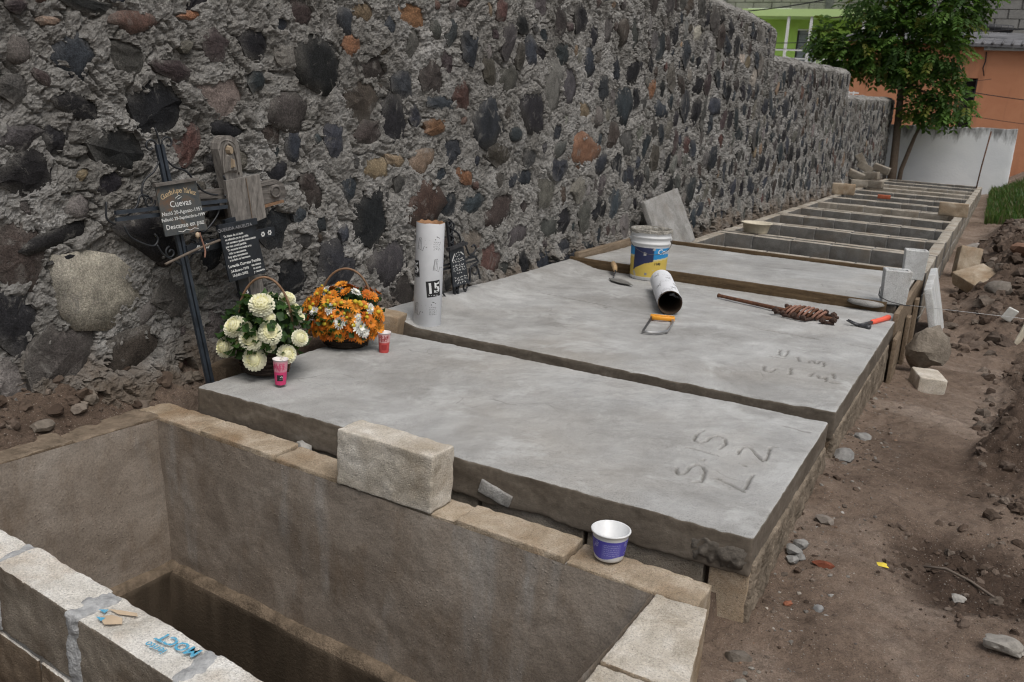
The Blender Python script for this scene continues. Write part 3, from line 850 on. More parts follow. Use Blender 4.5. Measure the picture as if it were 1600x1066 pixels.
def sheet(A, B, Cc, D, step, amp, seed, push):
    """uneven sheet between corners A (top start), B (top end), Cc (bottom end), D (bottom start), pushed along push"""
    A, B, Cc, D, push = [np.array(p, float) for p in (A, B, Cc, D, push)]
    nu = int(np.linalg.norm(B - A) / step) + 2; nv_ = int(np.linalg.norm(D - A) / step) + 2
    u, v = np.meshgrid(np.linspace(0, 1, nu), np.linspace(0, 1, nv_), indexing='ij')
    P = A * ((1 - u) * (1 - v))[..., None] + B * (u * (1 - v))[..., None] + Cc * (u * v)[..., None] + D * ((1 - u) * v)[..., None]
    s = P[..., 0] + P[..., 1]
    n = fbm(s * 4, P[..., 2] * 4, seed=seed, octv=3) * amp * 2 + fbm(s * 30, P[..., 2] * 30, seed=seed + 3, octv=4, gain=.65) * amp
    P = P + push * n[..., None]
    ids = np.arange(nu * nv_).reshape(nu, nv_)
    F = np.stack([ids[:-1, :-1], ids[1:, :-1], ids[1:, 1:], ids[:-1, 1:]], -1).reshape(-1, 4)
    return P.reshape(-1, 3), F

def slabmesh(x0, x1, y0, y1, ztop, th, seg, seed, grooves=(), gw=.012, gd=.012, r=.022, amp=.004):
    V, F = rbox(x1 - x0, y1 - y0, th, seg, r, amp * .5, seed, .6, 17.0, skip_bottom=True)
    c = np.array([(x0 + x1) / 2, (y0 + y1) / 2, ztop - th / 2])
    V = V + c
    top = V[:, 2] > ztop - r * .9
    x, y = V[:, 0], V[:, 1]
    dz = .008 * fbm(x * 1.1, y * 1.1, seed=seed, octv=2) + .0022 * fbm(x * 7, y * 7, seed=seed + 1, octv=4, gain=.6) + .0012 * fbm(x * 45, y * 45, seed=seed + 2, octv=2)
    gm = np.zeros(len(V))
    for g in grooves:
        w_, d_, g = (gw, gd, g) if not isinstance(g, tuple) else g
        dm = np.full(len(V), 9.0)
        for a, b in zip(g[:-1], g[1:]):
            a, b = np.array(a), np.array(b); ab = b - a; L2 = (ab ** 2).sum() + 1e-9
            t = np.clip(((x - a[0]) * ab[0] + (y - a[1]) * ab[1]) / L2, 0, 1)
            dm = np.minimum(dm, np.hypot(x - a[0] - t * ab[0], y - a[1] - t * ab[1]))
        jag = w_ * (1 + .5 * fbm(x * 60, y * 60, seed=9, octv=2))
        gm = np.maximum(gm, sstep(1.0, .3, dm / jag) * top)
        dz = dz - d_ * sstep(1.0, .35, dm / jag) + d_ * .22 * sstep(1.0, .0, np.abs(dm / jag - 1.5) / .6)
    V[:, 2] += np.where(top, dz, 0)
    # ragged lower lip of the pour
    low = V[:, 2] < ztop - th * .7
    V[:, 2] += np.where(low, .014 * fbm(x * 5, y * 5, seed=seed + 5, octv=4, gain=.6), 0)
    nz = np.cross(V[F[:, 1]] - V[F[:, 0]], V[F[:, 2]] - V[F[:, 0]])
    nz /= np.linalg.norm(nz, axis=1, keepdims=True) + 1e-12
    return V, F, gm

# ---- the open grave in front
def front_grave():
    g = thing('open_grave', 'open block-walled grave pit in the foreground with muddy rendered inside', 'grave', (-1.8, 1.85, -1.0))
    lerp = lambda a, b, t: (a[0] + (b[0] - a[0]) * t, a[1] + (b[1] - a[1]) * t)
    fi = lambda x: 2.268 + (x + .673) * (2.372 - 2.268) / (-2.855 + .673)         # inner line, far side
    xs = [-.553, -.977, -1.385, -1.795, -2.205, -2.61, -2.99]
    sd = 200
    for i in range(6):
        x1, x0 = xs[i] - (.004 if i else 0), xs[i + 1] + .004
        top = -.12 + .004 * i + (-.006, .004, -.010, -.002, .002, -.004)[i]
        q = [(x0, fi(x0)), (x1, fi(x1)), (x1, fi(x1) + .145), (x0, fi(x0) + .14)]
        sd += 1
        block_on('concrete_block', q, -.325, top, g, 'block_tan', 'block_tan', sd, seg=.010, amp=.005, r=.006, chip=1.0)
    q = [(-2.98, fi(-2.98) + .012), (-.57, fi(-.57) + .014), (-.565, fi(-.565) + .13), (-2.98, fi(-2.98) + .13)]
    block_on('wall_core', q, -.80, -.142, g, 'joint', 'joint', 230, seg=.04)
    # right side: laid flat, wider towards the camera
    ro = lambda y: -.551 + (2.42 - y) * .175; ri = lambda y: -.673 - (2.268 - y) * .02
    ys = [2.262, 1.86, 1.455, 1.05]
    for i in range(3):
        a, b = ys[i] - .005, ys[i + 1] + .005
        sd += 1
        block_on('concrete_block', [(ri(b), b), (ro(b), b), (ro(a), a), (ri(a), a)], -.30, -.122 - .004 * i, g, 'block_tan', 'block_pale', sd, seg=.010, amp=.005, r=.006, chip=1.0)
        sd += 1
        block_on('concrete_block', [(ri(b) + .03, b - .2), (ro(b) - .01, b - .2), (ro(a) - .012, a - .2), (ri(a) + .03, a - .2)], -.52, -.31, g, 'block_tan', 'block_tan', sd, seg=.022, chip=.9)
    block_on('concrete_block', [(ri(2.06) + .03, 2.07), (ro(2.06) - .012, 2.07), (ro(2.4) - .010, 2.40), (ri(2.4) + .03, 2.40)], -.52, -.33, g, 'block_tan', 'block_tan', 260)
    # left side, against the earth
    li = lambda y: -2.862 - (2.407 - y) * .004
    ys = [2.40, 2.0, 1.6, 1.2]
    for i in range(3):
        a, b = ys[i] - .004, ys[i + 1] + .004
        sd += 1
        block_on('concrete_block', [(li(b) - .13, b), (li(b), b), (li(a), a), (li(a) - .13, a)], -.33, -.102 + .012 * i, g, 'block_brown', 'rim_earth', sd, seg=.014, amp=.007, r=.010, chip=.9)
    # near side, outer face towards the camera: three courses in bond
    ni = lambda x: 1.428 - (x + 2.253) * .101
    no = lambda x: 1.302 - (x + 2.232) * .108
    joints = [[-3.46, -3.06, -2.66, -2.253, -1.864, -1.448, -1.03, -.68], [-3.26, -2.86, -2.45, -2.05, -1.65, -1.24, -.84, -.68], [-3.46, -3.06, -2.66, -2.253, -1.864, -1.448, -1.03, -.68]]
    tops = [-.10, -.315, -.53]
    for c in range(3):
        for i in range(7):
            x0, x1 = joints[c][i] + .007, joints[c][i + 1] - .007
            sd += 1
            dz = (0, .004, -.006, .006, 0, .003, 0)[i] if c == 0 else 0
            block_on('concrete_block', [(x0, no(x0)), (x1, no(x1)), (x1, ni(x1)), (x0, ni(x0))], tops[c] - .198, tops[c] + dz, g, 'block_brown' if c else 'block_side', 'block_white', sd, seg=.010, amp=.0045, r=.006, chip=1.0)  # tops cement-dusted; sides darker, their weaker light put into the colour
    block_on('wall_core', [(-3.45, no(-3.45) + .008), (-.69, no(-.69) + .008), (-.69, ni(-.69) - .008), (-3.45, ni(-3.45) - .008)], -.80, -.112, g, 'joint', 'joint', 300, seg=.05)
    # mortar squeezed out of the upright joints
    for k, (x, w_) in enumerate(((-2.66, .012), (-2.253, .018), (-1.864, .026), (-1.448, .020), (-1.03, .014))):
        q = [(x - w_, no(x) - .004), (x + w_, no(x) - .004), (x + w_ * 1.5, ni(x) - .004), (x - w_ * 1.5, ni(x) - .004)]
        V, F, t_ = quadblock(q, -.30, -.096, .007, .008, .011, 350 + k, .5)
        mk('mortar_joint', V - np.array(g.location), F, 'joint_pale', g)
    # printed cement-bag paper stuck on one block
    o = Vector((-1.8, 1.85, -1.0))
    e = Vector((1, -.101, 0)).normalized(); n_ = Vector((.101, 1, 0)).normalized()
    base = Vector((-1.60, 1.297, -.0915))
    def onblock(u, v): return base + e * u + n_ * v - o
    t1 = text2d('MOCT', .046, .0012); t2 = text2d('iento', .032, .0006)
    V, F = mapped([(*t1, .055, .022, PI + .08), (*t2, .022, -.020, PI + .08)], onblock)
    mk('lettering', V, F, 'ink_blue', g, smooth=False)
    sc = [[(-.06, -.03), (-.02, -.045), (.012, -.01), (-.012, .01), (-.045, .0)], [(-.075, .012), (-.05, .03), (-.005, .055), (.01, .045), (-.035, .014)]]
    for s in sc:
        mk('paper_scrap', [onblock(x - .135, y * .8 - .004) - Vector((0, 0, .0012)) for x, y in s], [tuple(range(len(s)))], 'bag_paper', g, smooth=False)
    for s in ([(-.225, -.012), (-.205, .004), (-.198, -.012)], [(-.20, -.034), (-.178, -.022), (-.172, -.038)]):
        mk('paper_scrap', [onblock(x, y) for x, y in s], [(0, 1, 2)], 'ink_blue', g, smooth=False)
    # rendered inner faces, ledge and lower walls
    zt, zl, zb = -.132, -.75, -1.78
    fa = lambda x: fi(x) - .012
    fb = lambda x: 2.385 + (x + 2.86) * (2.19 - 2.385) / 2.26
    lo = np.array([-1.8, 1.85, -1.0])
    def sh(name, A, B, Cc, D, mat, push, seed, amp=.0035, step=.016):
        V, F = sheet(A, B, Cc, D, step, amp, seed, push)
        mk(name, V - lo, F, mat, g)
    sh('rendered_wall', (-2.87, fa(-2.87), zt + .02), (-.66, fa(-.66), zt), (-.60, fb(-.60), zl), (-2.83, fb(-2.83), zl), 'plaster', (0, -1, 0), 401)
    sh('rendered_wall', (li(1.42) + .012, 1.42, zt + .05), (-2.85, fa(-2.9) + .01, zt + .02), (-2.818, 2.41, zl), (-2.84, 1.42, zl), 'plaster', (1, 0, 0), 403)
    sh('rendered_wall', (ri(2.27) - .012, 2.27, zt), (ri(1.2) - .012, 1.2, zt), (-.64, 1.2, zl), (-.62, 2.25, zl), 'plaster', (-1, 0, 0), 405)
    sh('rendered_wall', (-.67, ni(-.67) + .012, zt), (-3.05, ni(-3.05) + .012, zt), (-3.05, ni(-3.05) + .03, zl), (-.67, ni(-.67) + .03, zl), 'plaster', (0, 1, 0), 407, step=.04)
    # ledge: a rounded kerb standing out from the wall
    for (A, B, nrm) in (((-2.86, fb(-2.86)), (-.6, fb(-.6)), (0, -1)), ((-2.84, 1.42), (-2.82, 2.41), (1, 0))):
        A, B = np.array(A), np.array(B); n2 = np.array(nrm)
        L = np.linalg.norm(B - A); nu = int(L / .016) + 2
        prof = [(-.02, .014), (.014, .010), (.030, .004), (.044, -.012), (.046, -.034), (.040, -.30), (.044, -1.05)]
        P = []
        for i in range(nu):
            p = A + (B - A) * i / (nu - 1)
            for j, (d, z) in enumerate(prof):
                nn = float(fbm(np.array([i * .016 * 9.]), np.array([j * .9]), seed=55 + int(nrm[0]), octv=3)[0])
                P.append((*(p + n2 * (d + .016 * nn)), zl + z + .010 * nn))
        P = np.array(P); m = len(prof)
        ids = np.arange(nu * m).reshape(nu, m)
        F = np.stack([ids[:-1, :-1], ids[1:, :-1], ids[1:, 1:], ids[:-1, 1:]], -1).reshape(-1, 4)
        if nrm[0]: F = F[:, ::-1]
        mk('ledge', P - lo, F, None, g, mats=['plaster_low', 'ledge_top'], midx=(np.arange(len(F)) % (m - 1) < 3).astype(np.int32))
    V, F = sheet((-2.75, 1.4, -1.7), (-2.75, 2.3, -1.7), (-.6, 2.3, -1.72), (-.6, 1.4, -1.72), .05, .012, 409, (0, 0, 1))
    mk('pit_floor', V - lo, F, 'plaster_low', g)
    return g
plain('ledge_top', (.16, .124, .09), .9, .15, 0, .45, 16, .9, 70, .010)  # paler than the wall below: dust, plus the ledge highlight put into the colour
plain('joint_pale', (.36, .365, .37), .95, .12, 0, .3, 40, .9, 90, .008)
plain('rim_earth', (.20, .158, .118), .95, .12, 0, .4, 14, .9, 70, .012)
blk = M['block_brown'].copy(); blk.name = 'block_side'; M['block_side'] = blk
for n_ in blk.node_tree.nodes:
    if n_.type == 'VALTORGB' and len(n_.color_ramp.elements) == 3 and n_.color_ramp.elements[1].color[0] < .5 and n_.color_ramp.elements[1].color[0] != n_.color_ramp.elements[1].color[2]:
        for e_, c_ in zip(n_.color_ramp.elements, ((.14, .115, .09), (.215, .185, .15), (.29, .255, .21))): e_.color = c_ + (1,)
front_grave()

# ---- finished slabs
S1 = [[[-0.847, 2.912], [-0.836, 2.876], [-0.82, 2.859], [-0.809, 2.867], [-0.806, 2.898], [-0.809, 2.952], [-0.798, 2.986], [-0.775, 2.981], [-0.753, 2.946], [-0.74, 2.876], [-0.735, 2.838], [-0.757, 2.825]], [[-0.793, 3.032], [-0.788, 3.056]], [[-0.88, 3.124], [-0.821, 3.123], [-0.759, 3.118]], [[-0.881, 3.345], [-0.891, 3.282], [-0.881, 3.218], [-0.853, 3.196], [-0.839, 3.233], [-0.835, 3.289], [-0.818, 3.321], [-0.785, 3.31], [-0.765, 3.255], [-0.772, 3.19]], [[-0.704, 2.906], [-0.645, 2.884], [-0.591, 2.851]], [[-0.593, 2.876], [-0.598, 2.94], [-0.604, 3.02]], [[-0.655, 3.087], [-0.645, 3.078]], [[-0.701, 3.186], [-0.705, 3.232], [-0.696, 3.274], [-0.671, 3.267], [-0.635, 3.212], [-0.602, 3.165]], [[-0.597, 3.176], [-0.602, 3.237], [-0.615, 3.335], [-0.594, 3.343]]]
S2 = [[[-0.927, 4.694], [-0.857, 4.701]], [[-0.918, 4.871], [-0.899, 4.748], [-0.873, 4.74], [-0.866, 4.797], [-0.88, 4.884]], [[-0.912, 4.479], [-0.894, 4.39], [-0.859, 4.369], [-0.847, 4.464]], [[-0.789, 4.53], [-0.765, 4.398]], [[-0.736, 4.682], [-0.742, 4.751], [-0.719, 4.752], [-0.697, 4.697], [-0.692, 4.775], [-0.666, 4.76], [-0.653, 4.663]], [[-0.679, 4.421], [-0.678, 4.504]], [[-0.647, 4.464], [-0.627, 4.416], [-0.607, 4.465], [-0.592, 4.382]], [[-0.591, 4.561], [-0.569, 4.464]], [[-0.592, 4.382], [-0.536, 4.382]], [[-0.811, 4.785], [-0.782, 4.698]]]

def slab1():
    g = thing('grave_slab', 'smooth grey concrete grave slab inscribed S-15 L-2, behind the open pit', 'grave slab', (-1.63, 3.15, -.3))
    V, F, gm = slabmesh(-2.80, -.475, 2.525, 3.785, 0.0, .136, .0062, 501, S1 + [(.008, .006, [[-.63, 3.62], [-.52, 3.60]])], .0066, .012, r=.009)
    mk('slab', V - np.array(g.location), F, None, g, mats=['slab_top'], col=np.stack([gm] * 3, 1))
    sd = 510
    ys = [2.53, 2.93, 3.34, 3.75]
    for i in range(3):
        a, b = ys[i] + .006, ys[i + 1] - .006; sd += 1
        block_on('concrete_block', [(-.60, a), (-.474, a), (-.474, b), (-.60, b)], -.34, -.118, g, 'block_brown' if i else 'block_tan', 'joint', sd, seg=.022, chip=.9)
        sd += 1
        block_on('concrete_block', [(-.60, a + .1), (-.484, a + .1), (-.484, b + .1 - (.1 if i == 2 else 0)), (-.60, b + .1 - (.1 if i == 2 else 0))], -.55, -.35, g, 'block_brown', 'joint', sd, seg=.04)
    xs = [-.61, -1.02, -1.43, -1.84, -2.25, -2.66]
    for i in range(5):
        sd += 1
        block_on('concrete_block', [(xs[i + 1] + .007, 2.538), (xs[i] - .007, 2.538), (xs[i] - .007, 2.66), (xs[i + 1] + .007, 2.66)], -.34, -.125, g, 'block_fawn', 'joint', sd, seg=.022, amp=.005, chip=.9)
    block_on('wall_core', [(-2.7, 2.575), (-.50, 2.575), (-.50, 3.74), (-2.7, 3.74)], -.6, -.130, g, 'soilish', 'soilish', 540, seg=.1)
    V, F = rbox(.05, 1.235, .235, .012, .012, .010, 79, .6, 12.0)
    mk('rendered_skirt', V + np.array([-.490, 3.158, -.215]) - np.array(g.location), F, 'skirt', g)
    # crumbled mortar under the near right corner
    V, F = rbox(.20, .10, .085, .0065, .03, .016, 77, .8, 20.0)
    V = V + np.array([-.575, 2.566, -.085]); V[:, 1] += .012 * fbm(V[:, 0] * 45, V[:, 1] * 45, V[:, 2] * 60, 3, 5)
    mk('crumbled_mortar', V - np.array(g.location), F, 'slab_edge', g)
    # pale patch of fresh mortar on the edge face
    V, F = rbox(.13, .014, .05, .006, .006, .004, 78, .6, 16.0)
    mk('mortar_patch', V @ np.array([[.97, 0, -.26], [0, 1, 0], [.26, 0, .97]]) + np.array([-1.36, 2.522, -.095]) - np.array(g.location), F, 'joint', g)
    return g
m_sk = plain('skirt', (.20, .165, .128), .95, .12, 0, .45, 9, .95, 45, .02)
sb = plain('soilish', (.085, .062, .045), .95, .1, 0, .4, 12, .9, 40, .02)
slab1()

def slab2():
    g = thing('grave_slab', 'double-width grey concrete grave slab carrying the bucket and tools', 'grave slab', (-1.63, 5.25, -.3))
    crack = [(.012, .010, [[-2.62, 5.30], [-2.3, 5.26], [-2.05, 5.22]]), (.012, .009, [[-1.85, 5.19], [-1.6, 5.19]]), (.013, .011, [[-1.12, 5.27], [-.95, 5.26], [-.78, 5.25]]), (.010, .008, [[-.62, 5.26], [-.5, 5.24]])]
    V, F, gm = slabmesh(-2.93, -.47, 3.925, 6.43, 0.012, .13, .0088, 601, S2 + crack, .0078, .010, r=.011)
    # the pour rises a little against the stone wall
    V[:, 2] += .05 * sstep(-2.62, -2.92, V[:, 0])
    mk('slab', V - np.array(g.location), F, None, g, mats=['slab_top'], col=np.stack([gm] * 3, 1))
    sd = 610
    ys = [3.93, 4.33, 4.74, 5.15, 5.56, 5.97, 6.22, 6.4]
    for c, (z0, z1) in enumerate(((-.33, -.128), (-.55, -.34))):
        for i in range(7):
            a, b = ys[i] + .006, ys[i + 1] - .006; sd += 1
            block_on('concrete_block', [(-.60, a), (-.478 - .01 * c, a), (-.478 - .01 * c, b), (-.60, b)], z0, z1, g, 'block_tan' if (i + c) % 2 else 'block_brown', 'joint', sd, seg=.03, chip=.9)
    block_on('wall_core', [(-2.8, 3.96), (-.50, 3.96), (-.50, 6.4), (-2.8, 6.4)], -.6, -.132, g, 'soilish', 'soilish', 640, seg=.15)
    V, F = rbox(.05, 2.0, .24, .016, .012, .011, 80, .6, 10.0)
    mk('rendered_skirt', V + np.array([-.486, 4.935, -.215]) - np.array(g.location), F, 'skirt', g)
    return g
slab2()

def slab3():
    g = thing('grave_slab', 'freshly poured wet concrete slab still held in wooden formwork', 'grave slab', (-1.65, 7.6, -.3))
    V, F, gm = slabmesh(-2.86, -.50, 6.475, 8.02, .062, .14, .03, 701, r=.008)
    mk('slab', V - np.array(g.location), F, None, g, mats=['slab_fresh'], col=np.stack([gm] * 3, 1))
    def board(q, z0, z1, seed, mat):
        block_on('form_board', q, z0, z1, g, mat, mat, seed, seg=.05, r=.004, amp=.0015, chip=.4)
    board([(-2.93, 6.435), (-.56, 6.405), (-.56, 6.435), (-2.93, 6.467)], -.02, .082, 711, 'form_board')
    board([(-2.84, 8.035), (-.66, 8.03), (-.66, 8.065), (-2.84, 8.07)], -.12, .086, 712, 'form_board')
    board([(-2.91, 6.48), (-2.87, 6.48), (-2.87, 8.03), (-2.91, 8.03)], -.1, .115, 713, 'form_board_side')
    board([(-.485, 6.15), (-.455, 6.15), (-.455, 8.1), (-.485, 8.1)], -.40, .065, 714, 'form_board_side')
    board([(-.450, 5.95), (-.425, 5.95), (-.425, 6.22), (-.450, 6.22)], -.55, -.06, 715, 'form_board_side')
    board([(-.448, 7.3), (-.420, 7.3), (-.420, 7.42), (-.448, 7.42)], -.65, -.02, 716, 'form_board_side')
    board([(-.448, 6.75), (-.420, 6.75), (-.420, 6.86), (-.448, 6.86)], -.6, -.06, 717, 'form_board_side')
    V, F = rock(.09, 88, 2, (1.3, .7, .35), .3)
    mk('mortar_lump', [(v[0] - .69 + 1.65, v[1] + 6.41 - 7.6, v[2] + .06 + .3) for v in V], F, 'joint', g)
    return g
mf = M['slab_top'].copy(); mf.name = 'slab_fresh'; M['slab_fresh'] = mf
mf.node_tree.nodes['Principled BSDF'].inputs['Roughness'].default_value = .55
slab3()

# ---- row of open block graves behind
def make_block_mesh(L, T, Hh, seed, side, top):
    V, F = rbox(L, T, Hh, .2, .007, .0, seed, .5)
    V = V + np.stack([fbm(V[:, 0] * 9, V[:, 1] * 30, V[:, 2] * 9 + seed, 2, seed + 1) * .0025] * 3, 1)
    nz = np.cross(V[F[:, 1]] - V[F[:, 0]], V[F[:, 2]] - V[F[:, 0]])
    nz /= np.linalg.norm(nz, axis=1, keepdims=True) + 1e-12
    me = bpy.data.meshes.new('concrete_block')
    me.from_pydata(V.tolist(), [], F.tolist())
    me.materials.append(M[side]); me.materials.append(M[top])
    me.polygons.foreach_set('material_index', (nz[:, 2] > .6).astype(np.int32))
    me.polygons.foreach_set('use_smooth', np.ones(len(me.polygons), bool))
    me.update()
    return me

ORD = ['nearest', 'second', 'third', 'fourth', 'fifth', 'sixth', 'seventh', 'eighth', 'ninth', 'tenth', 'eleventh', 'twelfth']
def open_graves():
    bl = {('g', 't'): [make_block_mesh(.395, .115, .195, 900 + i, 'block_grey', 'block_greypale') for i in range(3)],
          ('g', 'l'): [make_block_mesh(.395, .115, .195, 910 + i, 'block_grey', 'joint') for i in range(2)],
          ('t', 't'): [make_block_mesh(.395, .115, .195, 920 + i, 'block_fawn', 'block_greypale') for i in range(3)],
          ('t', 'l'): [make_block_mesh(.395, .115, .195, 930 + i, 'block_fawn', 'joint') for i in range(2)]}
    rs = random.Random(77)
    for k in range(12):
        y0 = 8.66 + 1.368 * k; y1 = y0 + 1.30
        lab = f'{ORD[k]} open concrete-block grave beyond the fresh slab, counting away from it' if k < 11 else 'farthest open concrete-block grave, next to the whitewashed wall'
        g = thing('open_block_grave', lab, 'grave', (-1.6, y0 + .65, -.6), (0, 0, rs.uniform(-.006, .006)), group='open block graves in a row')
        x0, x1 = -2.72, -.475
        tone = 'g' if k in (0, 1, 2) else rs.choice('tg')
        def put(x, y, z, L, ang, key):
            o = bpy.data.objects.new('concrete_block', rs.choice(bl[key])); C.objects.link(o)
            o.parent = g; o.location = (x + 1.6, y - y0 - .65, z + .6); o.rotation_euler = (0, 0, ang + rs.uniform(-.008, .008))
            o.scale = (L / .395, 1, 1)
        nc = 3 if k < 6 else 2
        for c in range(nc):
            z = -.0975 - .207 * c; lv = 't' if c == 0 else 'l'
            for wy in (y0 + .0575, y1 - .0575):
                xx = x0 + (.0 if c % 2 == 0 else -.2)
                first = True
                while xx < x1 - .02:
                    a, b = max(xx, x0), min(xx + .408, x1)
                    if b - a > .03: put((a + b) / 2, wy, z + rs.uniform(-.003, .003), b - a - .011, 0, (tone, lv))
                    xx += .408
            for wx, tn in ((x0 + .0575, 'g'), (x1 - .0575, 't')):
                ya, yb = y0 + .125, y1 - .125
                xx = ya + (0 if c % 2 else -.2)
                while xx < yb - .02:
                    a, b = max(xx, ya), min(xx + .408, yb)
                    if b - a > .03: put(wx, (a + b) / 2, z + rs.uniform(-.003, .003), b - a - .011, PI / 2, (tn, lv))
                    xx += .408
        # mortar bed showing in the joints
        mb = MB()
        zc = -(.207 * nc) / 2
        for wy in (.0575, 1.30 - .0575): mb.box(((x0 + x1) / 2 + 1.6, wy - .65, zc + .6 - .006), (x1 - x0 - .03, .10, .207 * nc))
        for wx in (x0 + .0575, x1 - .0575): mb.box((wx + 1.6, 0, zc + .6 - .006), (.10, 1.06, .207 * nc))
        mb.build('mortar', 'joint', g, smooth=False)
open_graves()
# ------------------------------------------------------------------ crosses leaning on the wall
class Plane:
    def __init__(s, B, U, V, N, origin):
        s.B, s.U, s.V, s.N, s.o = Vector(B), Vector(U), Vector(V), Vector(N), Vector(origin)
    def __call__(s, u, v, d=0.0): return s.B + s.U * u + s.V * v + s.N * d - s.o
    def bar(s, mb, p, q, w, th, d=0.0, col=None):
        """flat bar from p to q (u,v), width w in the plane, thickness th"""
        a, b = Vector(p), Vector(q); t = (b - a).normalized(); n = Vector((-t.y, t.x)) * (w / 2)
        V = [s(*(x + y), d + e) for x in (a, b) for y in (n, -n) for e in (-th / 2, th / 2)]
        return mb.add(V, [(0, 1, 3, 2), (4, 6, 7, 5), (0, 4, 5, 1), (2, 3, 7, 6), (0, 2, 6, 4), (1, 5, 7, 3)], col)
    def wire(s, mb, pts, r=.004, d=0.0, n=6):
        # smooth the polyline
        P = [Vector(p) for p in pts]; out = []
        for i in range(len(P) - 1):
            p0, p1, p2, p3 = P[max(i - 1, 0)], P[i], P[i + 1], P[min(i + 2, len(P) - 1)]
            for k in range(5):
                t = k / 5
                out.append(.5 * ((2 * p1) + (p2 - p0) * t + (2 * p0 - 5 * p1 + 4 * p2 - p3) * t * t + (3 * p1 - p0 - 3 * p2 + p3) * t ** 3))
        out.append(P[-1])
        return mb.tube([s(p[0], p[1], d) for p in out], r, n)
    def quad(s, q, th, d):
        V = [s(u, v, d + e) for e in (-th / 2, th / 2) for u, v in q]
        return V, [(3, 2, 1, 0), (4, 5, 6, 7), (0, 1, 5, 4), (1, 2, 6, 5), (2, 3, 7, 6), (3, 0, 4, 7)]

def curl(c, r, a0, turns, n=14):
    return [(c[0] + r * (1 - .75 * i / n) * math.cos(a0 + turns * 2 * PI * i / n), c[1] + r * (1 - .75 * i / n) * math.sin(a0 + turns * 2 * PI * i / n)) for i in range(n + 1)]

def squiggle(w, h, seed):
    """one illegible handwritten line"""
    rs = random.Random(seed); out = []; x = -w / 2
    while x < w / 2:
        L = rs.uniform(.12, .24) * w; pts = []; xx = x
        while xx < min(x + L, w / 2):
            pts.append((xx, rs.uniform(-h / 2, h / 2))); xx += h * rs.uniform(.25, .5)
        if len(pts) > 1: out.append((*stroke2(pts, h * .3), 0, 0, 0))
        x += L + h * .6
    return out

def place2d(q):
    """frame (origin, ex, ey, w, h) of a plaque quad TL,TR,BR,BL in plane coordinates"""
    TL, TR, BR, BL = [Vector(p) for p in q]
    ex = (TR - TL + BR - BL) / 2; ey = (TL - BL + TR - BR) / 2
    return (TL + TR + BR + BL) / 4, ex.normalized(), ey.normalized(), ex.length, ey.length

